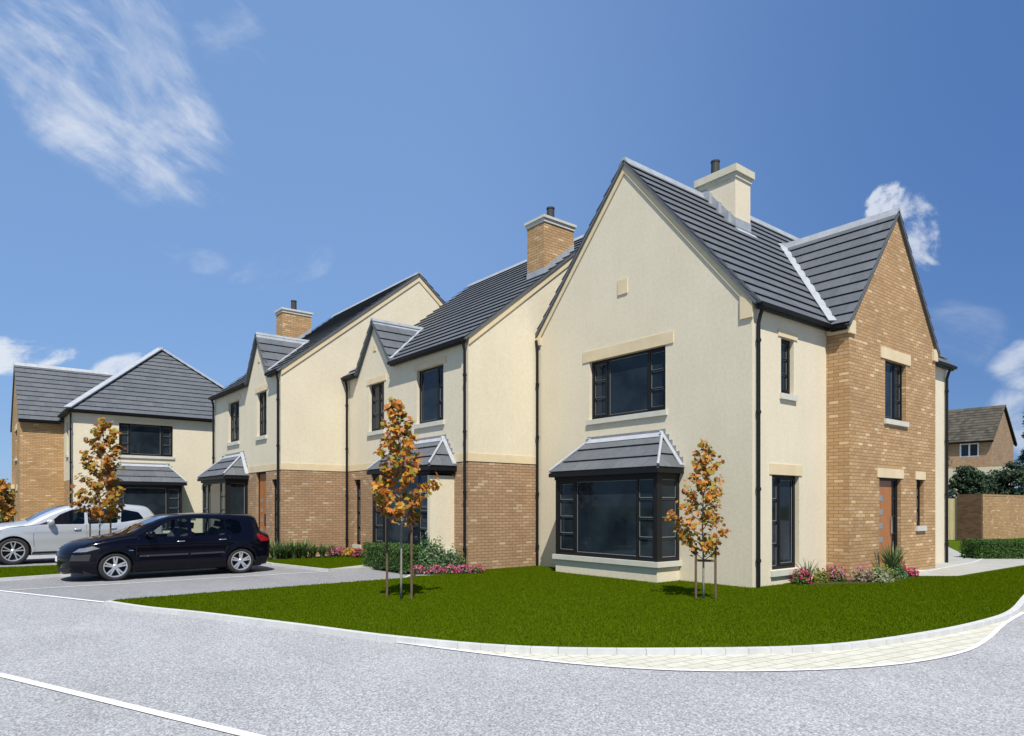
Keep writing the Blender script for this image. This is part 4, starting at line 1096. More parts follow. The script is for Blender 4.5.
# garden walls
gwall = MB(); gwall.box(24.503, 60, 3.58, 3.80, -0.1, 2.06); o = gwall.build('garden_wall', 'brick')
tag(o, 'sunlit buff brick garden wall on the right behind the clipped hedge', 'wall', 'garden walls')
cpn = MB(); cpn.box(24.503, 60, 3.57, 3.81, 2.062, 2.14); cpn.build('coping', 'brick', o)
gwall = MB(); gwall.box(24.28, 24.50, 3.57, 4.55, -0.1, 2.14); o = gwall.build('garden_wall', 'shadebrick')  # return wall, its shade is put into the brick colour
tag(o, 'short garden wall return beside the wooden fence with shade painted into its brick', 'wall', 'garden walls')
FE = thing('wooden_fence', (24.4, 4.6, 0), 'pale vertical board timber fence beside the return wall painted in shade', 'fence')
fm = MB(); y = 4.57
while y < 9.4:
    fm.box(24.36, 24.38, y, y + 0.14, 0.0, 1.95 + random.uniform(-.01, .01)); y += 0.15
fm.build('board_panel', 'fencewood', FE)
fm = MB(); fm.box(24.385, 24.44, 4.57, 9.4, 0.4, 0.48); fm.mark(); fm.box(24.385, 24.44, 4.57, 9.4, 1.5, 1.58); fm.build('rail', 'fencewood', FE)

# ================================================================== FOLIAGE
def leaf_quads(centres, normals, size, jitter=0.35, shape='quad'):
    """numpy arrays of small leaf polygons -> (verts, faces)"""
    n = len(centres)
    nr = normals / (np.linalg.norm(normals, axis=1, keepdims=True) + 1e-9)
    nr = nr + rng.normal(0, jitter, (n, 3)); nr /= np.linalg.norm(nr, axis=1, keepdims=True)
    r = rng.normal(size=(n, 3)); a = np.cross(nr, r); a /= np.linalg.norm(a, axis=1, keepdims=True) + 1e-9
    b_ = np.cross(nr, a)
    s = (size * rng.uniform(0.65, 1.25, n))[:, None]
    if shape == 'maple':
        prof = [(0, -0.55), (0.28, -0.42), (0.62, -0.35), (0.42, -0.02), (0.72, 0.38), (0.30, 0.30), (0, 0.80), (-0.30, 0.30), (-0.72, 0.38), (-0.42, -0.02), (-0.62, -0.35), (-0.28, -0.42)]
    else:
        prof = [(0, -0.6), (0.32, 0.0), (0, 0.6), (-0.32, 0.0)]
    k = len(prof); bend = rng.uniform(-0.2, 0.2, (n, 1))
    V = np.concatenate([centres + a * s * p + b_ * s * q + nr * s * (abs(p) * bend) for p, q in prof], axis=1).reshape(-1, 3)
    F = (np.arange(n)[:, None] * k + np.arange(k)[None, :])
    return V, F
def np_mesh(name, parts, mat, parent=None, off=(0, 0, 0)):
    Vs = []; loops = []; starts = []; tot = []; base = 0; ls = 0
    for V, F in parts:
        Vs.append(V); f = F + base; loops.append(f.ravel()); k = F.shape[1]
        starts.append(ls + np.arange(len(F)) * k); tot.append(np.full(len(F), k)); base += len(V); ls += f.size
    V = np.concatenate(Vs) - np.array(off); L = np.concatenate(loops); S = np.concatenate(starts)
    me = bpy.data.meshes.new(name); me.vertices.add(len(V)); me.vertices.foreach_set('co', V.astype(np.float32).ravel())
    me.loops.add(len(L)); me.loops.foreach_set('vertex_index', L.astype(np.int32))
    me.polygons.add(len(S)); me.polygons.foreach_set('loop_start', S.astype(np.int32))
    me.update(calc_edges=True); me.validate()
    me.materials.append(MATS[mat]); o = bpy.data.objects.new(name, me); COL.objects.link(o)
    if parent is not None: o.parent = parent
    return o

def young_tree(loc, label, crown, n, leaf=0.1, mat='autumn', seed=1, trunk_h=None, trunk_mat='palebark'):
    """crown: list of (z, off_x_in_view, half_width) ; built in local coords, round in depth"""
    rs = np.random.default_rng(seed); rd = random.Random(seed)
    T = thing('maple_tree', loc, label, 'tree', 'young autumn maples')
    zt = crown[-1][0]; vr = np.array([0.78, -0.626]); vf = np.array([0.626, 0.78])
    tb = MB(); pts = []; rad = []
    for i in range(9):
        f = i / 8; z = f * zt * 0.97; o = np.interp(z, [c[0] for c in crown], [c[1] for c in crown]) * min(1, f * 1.2) * 0.7
        p = vr * o + vf * rd.uniform(-.02, .02); pts.append((p[0], p[1], z)); rad.append(0.018 * (1 - 0.8 * f) + 0.003)
    tb.tube(pts, rad, 8); tr = tb.build('trunk', trunk_mat, T, smooth=True, local=False)
    br = MB(); cents = []; nrm = []
    zc_ = [c[0] for c in crown]
    nb = 34
    for k in range(nb):
        z = zc_[0] + (zt - zc_[0]) * ((k + 0.5) / nb) ** 0.9
        o = np.interp(z, zc_, [c[1] for c in crown]); w = np.interp(z, zc_, [c[2] for c in crown])
        ang = k * 2.399 + rd.uniform(-.4, .4); dd = vr * math.cos(ang) * w + vf * math.sin(ang) * w
        tip = np.array([*(vr * o * 1.0 + dd * rd.uniform(0.7, 0.98)), z])
        zs_ = max(zc_[0] * 0.8, z - 0.35 * w - 0.15); ot = np.interp(zs_, zc_, [c[1] for c in crown]) * 0.7
        st_ = np.array([*(vr * ot * 0.8), zs_])
        mid_ = (st_ + tip) / 2 + np.array([0, 0, -0.03])
        br.tube([st_, mid_, tip], [0.009, 0.006, 0.003], 5)
        m = max(2, int(n / nb * (0.4 + w / max(c[2] for c in crown))))
        for j in range(m):
            f = rs.uniform(0.2, 1.0) ** 0.55 * 1.03; p = st_ * (1 - f) + tip * f
            p = p + rs.normal(0, 0.025 + 0.065 * w * rd.uniform(0.6, 1.3), 3) * np.array([1, 1, 0.9])
            cents.append(p); nrm.append((p - np.array([vr[0] * o, vr[1] * o, z])) * 0.4 + np.array([-0.25, -0.4, 0.55]) * 0.5)
    b_ = br.build('branches', 'bark', T, local=False)
    V, F = leaf_quads(np.array(cents), np.array(nrm), leaf, 0.5, 'maple')
    np_mesh('leaves', [(V, F)], mat, T)
    return T
def support(loc, label, dx, h=1.3, cross=None, w=0.021, single_side=None):
    T = thing('tree_support', loc, label, 'tree stake', 'tree supports')
    for s_ in dx:
        mb = MB(); mb.tube([(s_[0], s_[1], -0.02), (s_[0], s_[1], s_[2])], [w, w], 8); mb.build('post', 'stakewood', T, local=False)
    if cross:
        mb = MB(); bar3(mb, (dx[0][0], dx[0][1], cross), (dx[1][0], dx[1][1], cross), 0.03, 0.04); mb.build('crossbar', 'stakewood', T, local=False)
    return T
# tree in front of the main gable
young_tree((-2.03, -0.33, 0), 'smaller staked orange maple on the lawn in front of the corner house gable',
    [(0.82, 0.0, 0.16), (1.02, -0.02, 0.42), (1.25, -0.04, 0.56), (1.42, -0.04, 0.52), (1.6, -0.03, 0.38), (1.9, 0.02, 0.36), (2.2, 0.06, 0.30), (2.45, 0.05, 0.24), (2.74, 0.03, 0.08)], 950, 0.060, 'autumn', 3)
support((-2.03, -0.33, 0), 'pair of dark stakes with crossbar at the smaller maple by the gable', [(-0.09, 0.09, 0.96), (0.09, -0.18, 0.95)], cross=0.66)
# tree in front of the middle house
young_tree((-6.15, 2.83, 0), 'taller staked orange maple on the lawn in front of the middle house',
    [(1.42, 0.02, 0.22), (1.65, 0.02, 0.55), (1.86, 0.03, 0.66), (2.02, 0.03, 0.62), (2.2, 0.0, 0.40), (2.45, -0.02, 0.38), (2.8, -0.03, 0.34), (3.1, -0.05, 0.26), (3.25, -0.07, 0.2), (3.46, -0.10, 0.08)], 1150, 0.072, 'autumn', 5)
support((-6.15, 2.83, 0), 'pair of stakes either side of the taller maple on the lawn', [(-0.04, 0.42, 1.6), (0.13, -0.13, 1.75)])
# tree behind the navy car
young_tree((-9.26, 12.6, 0), 'staked autumn maple on the grass strip between the two parked cars',
    [(1.3, 0.0, 0.25), (1.6, -0.02, 0.75), (1.9, 0.0, 0.86), (2.12, 0.0, 0.60), (2.4, 0.0, 0.46), (2.7, 0.05, 0.5), (3.1, 0.12, 0.45), (3.4, 0.15, 0.34), (3.82, 0.14, 0.12)], 1150, 0.088, 'autumn_gold', 9)
support((-9.26, 12.6, 0), 'pair of dark stakes at the maple between the two parked cars', [(-0.20, 0.10, 1.55), (0.22, -0.12, 1.5)], cross=0.75)
young_tree((-10.75, 24.8, 0), 'orange brown maple at the left edge behind the silver car',
    [(0.9, -0.1, 0.2), (1.4, -0.1, 0.58), (1.9, -0.1, 0.55), (2.3, -0.1, 0.42), (2.65, -0.1, 0.15)], 700, 0.12, 'autumn_gold', 13, trunk_mat='darkbark')

def bush(name, loc, label, cat, rx, ry, rz, n, size, mat, seed=1, group=None, box=False, core='hedgeleaf', flowers=None, rot=0):
    if not box and loc[0] > 0: rx *= 1.1; ry *= 1.15; rz *= 1.3; n = int(n * 1.5)
    rs = np.random.default_rng(seed)
    T = thing(name, loc, label, cat, group); T.rotation_euler = (0, 0, rot)
    if box:
        P = rs.uniform(-1, 1, (n, 3)); ax = rs.integers(0, 5, n); nr = np.zeros((n, 3))
        for i, (k, s_) in enumerate(((0, -1), (0, 1), (1, -1), (1, 1), (2, 1))):
            m = ax == i; P[m, k] = s_ * rs.uniform(0.86, 1.04, m.sum()); nr[m, k] = s_
        # more on top / long faces
        P = P * np.array([rx, ry, rz / 2]) + np.array([0, 0, rz / 2]); P += rs.normal(0, 0.015, P.shape)
    else:
        d = rs.normal(size=(n, 3)); d[:, 2] = np.abs(d[:, 2]) * 0.9 + 0.02 - 0.1 * rs.random(n); d /= np.linalg.norm(d, axis=1, keepdims=True)
        r = rs.uniform(0.55, 1.0, n) ** 0.6 * (0.85 + 0.22 * np.sin(d[:, 0] * 5 + seed) * np.cos(d[:, 1] * 6 + seed * 2))
        P = d * r[:, None] * np.array([rx, ry, rz]); nr = d; P[:, 2] = np.maximum(P[:, 2], 0.01)
    V, F = leaf_quads(P, nr, size, 0.6)
    np_mesh('foliage', [(V, F)], mat, T)
    c = MB()
    if box: c.box(-rx + 0.1, rx - 0.1, -ry + 0.1, ry - 0.1, 0, rz - 0.1)
    else:
        c.tube([(0, 0, 0), (0, 0, rz * 0.35), (0, 0, rz * 0.55)], [min(rx, ry) * 0.55, min(rx, ry) * 0.6, min(rx, ry) * 0.2], 8)
    c.build('stems', 'hedgecore' if box else 'darkbark', T, local=False)
    if flowers:
        fm, fn, fs_ = flowers
        d = rs.normal(size=(fn, 3)); d[:, 2] = np.abs(d[:, 2]) + 0.35; d /= np.linalg.norm(d, axis=1, keepdims=True)
        P = d * np.array([rx, ry, rz]) * rs.uniform(0.85, 1.1, fn)[:, None]
        V, F = leaf_quads(P, d, fs_, 0.5); np_mesh('flowers', [(V, F)], fm, T)
    return T
def strappy(loc, label, h, n, seed, mat='strapleaf', group=None, w=0.03, name='strap_leaf_plant', spread=0.5):
    rs = random.Random(seed); T = thing(name, loc, label, 'plant', group)
    V = []; F = []
    for i in range(n):
        an = rs.uniform(0, 6.283); L = h * rs.uniform(0.6, 1.1); lean_ = rs.uniform(0.1, 1.0) * spread
        b0 = Vector((math.cos(an), math.sin(an), 0)); sd = Vector((-b0.y, b0.x, 0))
        base = b0 * rs.uniform(0, 0.06) * h * 2
        prev = None
        for k in range(5):
            f = k / 4; p = base + b0 * (L * lean_ * f * f) + Vector((0, 0, L * (f - 0.32 * lean_ * f * f)))
            ww = w * (1 - f) ** 0.6 * 0.5 + 0.002
            a, c = len(V), len(V) + 1; V.append(tuple(p - sd * ww)); V.append(tuple(p + sd * ww))
            if prev: F.append((prev[0], prev[1], c, a))
            prev = (a, c)
    me = bpy.data.meshes.new('leaves'); me.from_pydata(V, [], F); me.materials.append(MATS[mat])
    o = bpy.data.objects.new('leaves', me); COL.objects.link(o); o.parent = T
    return T

# beds at the corner house: (x, y) along the side wall
PF = 'flowers along the corner house side wall'
bush('flowering_plant', (1.42, -0.22, 0), 'crimson flowers under the tall window, leftmost in the side bed', 'plant', 0.26, 0.2, 0.24, 260, 0.05, 'hedgeleaf', 1, PF, flowers=('crimson', 150, 0.05))
bush('flowering_plant', (1.95, -0.35, 0), 'yellow green leafy clump between crimson and pink flowers', 'plant', 0.24, 0.2, 0.26, 300, 0.05, 'limeleaf', 2, PF)
bush('flowering_plant', (2.45, -0.42, 0), 'pink flowers where the cream wall meets the brick gable', 'plant', 0.30, 0.24, 0.26, 280, 0.05, 'hedgeleaf', 3, PF, flowers=('pink', 170, 0.05))
bush('flowering_plant', (2.75, -0.85, 0), 'pale mauve flowers at the corner of the brick gable', 'plant', 0.26, 0.2, 0.28, 260, 0.05, 'paleleaf', 4, PF, flowers=('pink', 90, 0.045))
bush('shrub', (3.12, -1.02, 0), 'pale grey green variegated shrub in front of the brick corner', 'plant', 0.40, 0.26, 0.30, 520, 0.055, 'paleleaf', 5)
bush('shrub', (3.75, -0.86, 0), 'lime green low shrub in the middle of the brick gable bed', 'plant', 0.30, 0.24, 0.27, 420, 0.05, 'limeleaf', 6)
bush('shrub', (4.18, -0.95, 0), 'bright mid green shrub beside the variegated strap plant', 'plant', 0.26, 0.24, 0.22, 420, 0.06, 'shrubleaf', 7)
strappy((1.72, -0.20, 0), 'dark spiky plant at the right edge of the tall window', 0.52, 46, 4, 'shrubleaf', w=0.022)
strappy((4.35, -0.80, 0), 'tall variegated strap leaf plant beside the front door', 0.78, 130, 5, 'strapleaf', w=0.045, spread=0.7)
bush('flowering_plant', (4.72, -1.02, 0), 'bright crimson flower clump nearest the door step', 'plant', 0.20, 0.16, 0.15, 120, 0.05, 'hedgeleaf', 8, PF, flowers=('crimson', 120, 0.055))
bush('flowering_plant', (4.85, -0.80, 0.0), 'small deep red flowers beside the door step', 'plant', 0.12, 0.10, 0.30, 70, 0.045, 'hedgeleaf', 9, PF, flowers=('crimson', 40, 0.045))
sd = MB(); sd.prism([(x, y, 0.002) for x, y in [(1.2, -0.01), (2.6, -0.01), (2.6, -0.5), (4.2, -0.51), (4.9, -0.6), (4.9, -1.1), (3.0, -1.3), (1.3, -0.4)]], [(x, y, 0.012) for x, y in [(1.2, -0.01), (2.6, -0.01), (2.6, -0.5), (4.2, -0.51), (4.9, -0.6), (4.9, -1.1), (3.0, -1.3), (1.3, -0.4)]])
tag(sd.build('flower_bed_soil', 'soil'), kind='structure')

# middle house bed
bush('clipped_hedge', (-3.38, 8.05, 0), 'low clipped box hedge in front of the middle house bay', 'hedge', 0.34, 1.1, 0.62, 5500, 0.045, 'hedgeleaf', 21, box=True)
bush('shrub', (-3.0, 6.95, 0), 'tall pale flecked shrub against the bay side of the middle house', 'plant', 0.55, 0.5, 1.0, 1500, 0.065, 'shrubleaf', 22)
bush('shrub', (-2.72, 6.35, 0), 'lower green shrub at the brick corner of the middle house', 'plant', 0.42, 0.36, 0.68, 800, 0.06, 'shrubleaf', 23)
for i, (x, y, lb) in enumerate([(-3.62, 6.45, 'pink heather under the taller maple, leftmost of the row'), (-3.3, 6.22, 'pink heather second from the left below the flecked shrub'), (-3.0, 6.05, 'pink heather in the middle of the row below the shrubs'), (-2.72, 5.9, 'pink heather second from the brick corner'), (-2.46, 5.76, 'pink heather touching the brick corner of the middle house')]):
    bush('heather', (x, y, 0), lb, 'plant', 0.24, 0.18, 0.20, 160, 0.045, 'hedgeleaf', 30 + i, 'pink heathers by the middle house', flowers=('pink', 150, 0.045))
# third house bed: strap leaf plants then flowers
ST = ['green strap leaf plant %s' % q for q in ('nearest the rear of the navy car', 'second from the rear of the navy car', 'just left of the house corner downpipe', 'just right of the house corner downpipe', 'fifth along the row from the navy car', 'sixth along the row from the navy car', 'second from the pink flowers', 'touching the pink flowers')]
for i in range(8):
    f = i / 7; x = -4.95 + f * 1.95; y = 13.05 - f * 0.35
    if x > -4.41: y = min(y, 12.95)
    strappy((x, y, 0), ST[i], 0.62 if i < 5 else 0.46, 120, 50 + i, 'strapleaf', 'strap leaf plants below the far house', w=0.045, spread=0.85)
for i, (x, y, mt, lb) in enumerate([(-2.95, 12.62, 'pink', 'pink flowers at the left end beside the strap leaf plants'), (-2.72, 12.75, 'pink', 'pink flowers between the downpipe and the yellow flowers'), (-2.50, 12.45, 'yellow', 'yellow and orange flowers between the pink clumps'), (-2.42, 12.05, 'crimson', 'red pink flowers below the slit window sill')]):
    bush('flowering_plant', (x, y, 0), lb, 'plant', 0.26, 0.2, 0.30, 180, 0.05, 'hedgeleaf', 70 + i, 'flowers by the slit window', flowers=(mt, 150, 0.055))
# hedge on the right
bush('clipped_hedge', (13.5, -0.92, 0), 'dense clipped green hedge at the right edge before the brick garden wall', 'hedge', 2.3, 0.38, 0.56, 16000, 0.05, 'hedgeleaf', 80, box=True, rot=math.atan2(-1.2, 1.51))
h_ = bpy.data.objects.get('clipped_hedge.001')
# place so that its left end sits at (11.48, 0.21)
dv = Vector((1.51, -1.2, 0)).normalized(); nrm_ = Vector((1.2, 1.51, 0)).normalized()
h_.location = Vector((11.48, 0.21, 0)) + dv * 2.85 + nrm_ * 0.36

def big_tree(loc, label, h, r, n, mat, seed, leaf=0.13, conical=False, name='evergreen_tree', group='dark evergreens behind the garden wall'):
    rs = np.random.default_rng(seed); T = thing(name, loc, label, 'tree', group)
    tb = MB(); tb.tube([(0, 0, -0.1), (0.05, 0, h * 0.5), (0, 0, h * 0.9)], [r * 0.07 + 0.05, r * 0.05, 0.02], 8)
    P = []; Nn = []
    nc = 80; n = n * 2
    for k in range(nc):
        z = h * (0.10 + 0.88 * rs.random() ** 0.9); f = z / h
        w = r * ((1 - f) ** 0.8 if conical else math.sqrt(max(0.02, 1 - ((f - 0.45) / 0.57) ** 2)))
        an = rs.uniform(0, 6.283); q = w * rs.uniform(0.45, 0.95)
        c = np.array([math.cos(an) * q, math.sin(an) * q, z]); cr = r * rs.uniform(0.18, 0.42) * (0.6 if conical else 1)
        tb.tube([(0, 0, max(0.2, z - 0.4 * q)), tuple(c)], [0.04, 0.012], 5)
        m = n // nc; d = rs.normal(size=(m, 3)); d /= np.linalg.norm(d, axis=1, keepdims=True)
        P.append(c + d * cr * rs.uniform(0.4, 1.1, m)[:, None] * np.array([1, 1, 0.75])); Nn.append(d)
    tb.build('trunk', 'darkbark', T, local=False)
    V, F = leaf_quads(np.concatenate(P), np.concatenate(Nn), leaf, 0.5)
    np_mesh('crown', [(V, F)], mat, T)
    return T
big_tree((30.2, 8.0, 0), 'dark shrub-like evergreen just right of the corner house downpipe', 4.5, 1.2, 5200, 'bluepine', 101)
big_tree((31.2, 6.3, 0), 'round dark evergreen second from the corner house', 3.7, 1.0, 4600, 'conifer', 102)
big_tree((33.0, 6.3, 0), 'low dark evergreen below the distant white extension', 3.3, 1.1, 4600, 'conifer', 103)
big_tree((34.3, 5.2, 0), 'dark evergreen below the gable end of the distant house', 4.0, 1.1, 5200, 'conifer', 104)
big_tree((37.9, 5.1, 0), 'tallest blue green pine at the right edge of the view', 7.6, 1.6, 5200, 'bluepine', 105, conical=True)
big_tree((35.8, 3.9, 0), 'spreading pine low at the right edge in front of the tallest pine', 3.9, 1.2, 5000, 'bluepine', 106)
G2 = 'dark trees behind the far left house'
big_tree((-13.6, 50, 0), 'dark broad tree rising behind the brick wing at the left edge', 6.9, 2.6, 3600, 'conifer', 110, 0.34, group=G2)
big_tree((-18.5, 56, 0), 'bushy green tree at the very left edge of the view', 6.0, 3.0, 3000, 'conifer', 111, 0.36, group=G2)

# ================================================================== GRASS
def blades(name, poly, n, seed, near=None):
    rs = np.random.default_rng(seed)
    P = np.array(poly); lo, hi = P.min(0), P.max(0)
    pts = rs.uniform(lo, hi, (n, 2)); x, y = pts[:, 0], pts[:, 1]
    ins = np.zeros(n, bool); j = len(P) - 1
    for i in range(len(P)):
        xi, yi = P[i]; xj, yj = P[j]
        c = ((yi > y) != (yj > y)) & (x < (xj - xi) * (y - yi) / ((yj - yi) + 1e-12) + xi); ins ^= c; j = i
    for (x0, x1, y0, y1) in ((0, 9.84, 0, 6.4), (2.91, 7.6, -0.5, 0), (-0.735, 0, 1.73, 4.93)):
        ins &= ~((x > x0) & (x < x1) & (y > y0) & (y < y1))
    pts = pts[ins]; n = len(pts)
    an = rs.uniform(0, 6.283, n); L = rs.uniform(0.014, 0.030, n); w = rs.uniform(0.004, 0.008, n)
    le = rs.uniform(0.0, 0.6, n) * L; la = rs.uniform(0, 6.283, n)
    V = np.zeros((n, 3, 3)); V[:, 0, 0] = pts[:, 0] - np.cos(an) * w; V[:, 0, 1] = pts[:, 1] - np.sin(an) * w
    V[:, 1, 0] = pts[:, 0] + np.cos(an) * w; V[:, 1, 1] = pts[:, 1] + np.sin(an) * w
    V[:, 2, 0] = pts[:, 0] + np.cos(la) * le; V[:, 2, 1] = pts[:, 1] + np.sin(la) * le; V[:, 2, 2] = L
    F = np.arange(n * 3).reshape(n, 3)
    o = np_mesh(name, [(V.reshape(-1, 3), F)], 'grassblade'); tag(o, 'short mown green grass blades covering the lawn', 'grass', kind='stuff')
    return o
vis_lawn = [(x, y) for x, y in KL if x < 9.5] + [(10.5, -1.75), (5.7, -1.72), (4.3, -0.55), (2.9, -0.5), (2.9, 0), (0, 0), (0, 6.4), (-2.24, 6.35), (-4.3, 5.9), (-7.1, 5.92), (-9.9, 5.85)]
blades('grass', vis_lawn, 620000, 5)
blades('grass', [(-11.45, 11.47), (-10.19, 11.76), (-6.2, 11.92), (-6.2, 14.7), (-9.87, 14.64), (-12.2, 14.9)], 50000, 6)['label'] = 'grass blades of the strip between the two parked cars'
blades('grass', [(-4.72, 9.05), (-2.6, 9.95), (-2.24, 10.3), (-2.24, 13.2), (-4.41, 13.2), (-5.15, 13.2), (-5.15, 11.6)], 30000, 7)['label'] = 'grass blades of the small patch by the row of houses'

# ================================================================== CARS
def catmull(pts, n=6):
    out = []
    P = [np.array(p, float) for p in pts]; P = [2 * P[0] - P[1]] + P + [2 * P[-1] - P[-2]]
    for i in range(1, len(P) - 2):
        for k in range(n):
            t_ = k / n
            out.append(0.5 * (2 * P[i] + (P[i + 1] - P[i - 1]) * t_ + (2 * P[i - 1] - 5 * P[i] + 4 * P[i + 1] - P[i + 2]) * t_ ** 2 + (-P[i - 1] + 3 * P[i] - 3 * P[i + 1] + P[i + 2]) * t_ ** 3))
    out.append(P[-2]); return np.array(out)
def inpoly(p, poly):
    x, y = p; ins = False; j = len(poly) - 1
    for i in range(len(poly)):
        xi, yi = poly[i]; xj, yj = poly[j]
        if (yi > y) != (yj > y) and x < (xj - xi) * (y - yi) / (yj - yi) + xi: ins = not ins
        j = i
    return ins
def car(spec, loc, label, name, cat):
    T = thing(name, loc, label, cat, 'parked cars')
    Lc, Wd = spec['L'], spec['W']; hw0 = Wd / 2; belt = spec['belt']
    top = catmull(spec['top'], 5); keyn = 5
    wz = spec['wz']; wr = spec['wr']; wx = spec['wx']; sill = spec['sill']
    def dist_top(x, z):
        a = top[:-1]; b_ = top[1:]; p = np.array([x, z]); ab = b_ - a
        t_ = np.clip(((p - a) * ab).sum(1) / ((ab * ab).sum(1) + 1e-12), 0, 1)
        return np.sqrt((((a + ab * t_[:, None]) - p) ** 2).sum(1)).min()
    def base_hw(x, z):
        y = hw0
        fx = max(0, 1 - x / 0.85); rx = max(0, 1 - (Lc - x) / 0.7)
        y -= spec.get('ft', 0.17) * fx ** 2.2 + 0.13 * rx ** 2.2
        y -= 0.012 * ((z - 0.62) / 0.3) ** 2 if z < 0.9 else 0.012
        if z < 0.42: y -= (0.42 - z) ** 2 * 0.9
        if z > belt: y -= (z - belt) * spec.get('tumble', 0.36) - 0.0
        # shoulder crease
        y += 0.012 * math.exp(-((z - spec['crease']) / 0.05) ** 2) - 0.008 * math.exp(-((z - 0.52) / 0.1) ** 2)
        for w_ in wx:
            r = math.hypot(x - w_, z - wz); y += 0.016 * math.exp(-((r - wr - 0.03) / 0.05) ** 2)
        return y
    def hw(x, z):
        y = base_hw(x, z); d = dist_top(x, z); r = 0.09
        if d < r: y -= (r - math.sqrt(max(0, r * r - (r - d) ** 2))) * 0.75
        return y
    # ---- side panel polygon
    outline = [tuple(p) for p in top]
    bot = []
    xe = outline[-1][0]; xs = outline[0][0]
    def arc(cx_):
        a0 = math.acos(max(-1, min(1, (sill - wz) / wr))) if abs(sill - wz) < wr else 0
        a0 = math.asin((sill - wz) / wr); pts = []
        for k in range(19):
            an = a0 + (math.pi - 2 * a0) * k / 18; pts.append((cx_ + math.cos(an) * wr, wz + math.sin(an) * wr))
        return pts           # right to left
    bot += [(xe - 0.02, sill + 0.02), (wx[1] + wr + 0.12, sill)] + arc(wx[1])
    m = 10
    a, c = bot[-1][0], wx[0] + math.sqrt(wr ** 2 - (sill - wz) ** 2)
    bot += [(a + (c - a) * k / m, sill) for k in range(1, m)] + arc(wx[0]) + [(xs + 0.10, sill + 0.02)]
    poly = outline + [p for p in bot]
    wins = [catmull(w_ + [w_[0]], 1) if False else np.array(w_) for w_ in spec['windows']]
    def rounded(w_):
        w_ = [np.array(p, float) for p in w_]; out = []
        for i in range(len(w_)):
            p, q, r = w_[i - 1], w_[i], w_[(i + 1) % len(w_)]
            a = q + (p - q) / np.linalg.norm(p - q) * min(0.05, np.linalg.norm(p - q) * .3); b_ = q + (r - q) / np.linalg.norm(r - q) * min(0.05, np.linalg.norm(r - q) * .3)
            for t_ in (0, 0.33, 0.66, 1): out.append(tuple((1 - t_) ** 2 * a + 2 * t_ * (1 - t_) * q + t_ * t_ * b_))
        return out
    wins = [rounded(w_) for w_ in wins]
    verts = [Vector(p) for p in poly]; edges = [(i, (i + 1) % len(poly)) for i in range(len(poly))]
    for w_ in wins:
        b0 = len(verts); verts += [Vector(p) for p in w_]; edges += [(b0 + i, b0 + (i + 1) % len(w_)) for i in range(len(w_))]
    nx = int(Lc / 0.055)
    for i in range(1, nx):
        for j in range(1, int(spec['H'] / 0.05)):
            p = (i * 0.055 + (0.027 if j % 2 else 0), j * 0.05)
            if inpoly(p, poly): verts.append(Vector(p))
    res = delaunay_2d_cdt(verts, edges, [], 0, 1e-5)
    V2, F2 = res[0], res[2]
    body_f = []; glass_f = [[] for _ in wins]
    for f in F2:
        c = sum((V2[i] for i in f), Vector((0, 0))) / len(f)
        if not inpoly(c, poly): continue
        for k, w_ in enumerate(wins):
            if inpoly(c, w_): glass_f[k].append(f); break
        else: body_f.append(f)
    Y = [hw(v.x, v.y) for v in V2]
    yc = 0.0
    bm = bmesh.new()
    def side_faces(bm_, faces, sg, offn=0.0):
        mp = {}
        for f in faces:
            vs = []
            for i in f:
                if i not in mp: mp[i] = bm_.verts.new((V2[i].x, sg * (Y[i] - offn), V2[i].y))
                vs.append(mp[i])
            try: bm_.faces.new(vs)
            except ValueError: pass
    for sg in (-1, 1): side_faces(bm, body_f, sg)
    # ---- ribbon across
    K = 15; bulk = np.interp(np.arange(len(top)) / keyn, np.arange(len(spec['bulge'])), spec['bulge'])
    cols_ = []
    for i, p in enumerate(top):
        d = top[min(i + 1, len(top) - 1)] - top[max(i - 1, 0)]; n_ = np.array([-d[1], d[0]]) / (np.linalg.norm(d) + 1e-9)
        if i < len(top) and (n_[1] < 0 and p[1] > 1.0): n_ = -n_
        w_ = hw(p[0], p[1]); row = []
        for k in range(K):
            t_ = -1 + 2 * k / (K - 1); b_ = bulk[i] * (1 - abs(t_) ** 2.4)
            row.append((p[0] + n_[0] * b_, t_ * w_, p[1] + n_[1] * b_))
        cols_.append(row)
    ws0, ws1 = [v * keyn for v in spec['ws']]; rw0, rw1 = [v * keyn for v in spec['rw']]
    gl = bmesh.new(); gr_ = bmesh.new()
    bv = [[bm.verts.new(c) for c in row] for row in cols_]
    gv = [[gl.verts.new(c) for c in row] for row in cols_]; rv = [[gr_.verts.new(c) for c in row] for row in cols_]
    for i in range(len(top) - 1):
        for k in range(K - 1):
            if ws0 <= i < ws1 and 1 <= k < K - 2: gl.faces.new((gv[i][k], gv[i][k + 1], gv[i + 1][k + 1], gv[i + 1][k]))
            elif rw0 <= i < rw1 and 1 <= k < K - 2: gr_.faces.new((rv[i][k], rv[i][k + 1], rv[i + 1][k + 1], rv[i + 1][k]))
            else: bm.faces.new((bv[i][k], bv[i][k + 1], bv[i + 1][k + 1], bv[i + 1][k]))
    bmesh.ops.remove_doubles(bm, verts=bm.verts, dist=0.0008)
    bmesh.ops.recalc_face_normals(bm, faces=bm.faces)
    def fin(b_, nm, mat, par, sm=True):
        for v in [v for v in b_.verts if not v.link_faces]: b_.verts.remove(v)
        me = bpy.data.meshes.new(nm); b_.to_mesh(me); b_.free()
        for p in me.polygons: p.use_smooth = sm
        me.materials.append(MATS[mat]); o = bpy.data.objects.new(nm, me); COL.objects.link(o); o.parent = par
        return o
    body = fin(bm, 'body', spec['paint'], T)
    fin(gl, 'windscreen', 'carglass', T); fin(gr_, 'rear_window', spec['glass'], T)
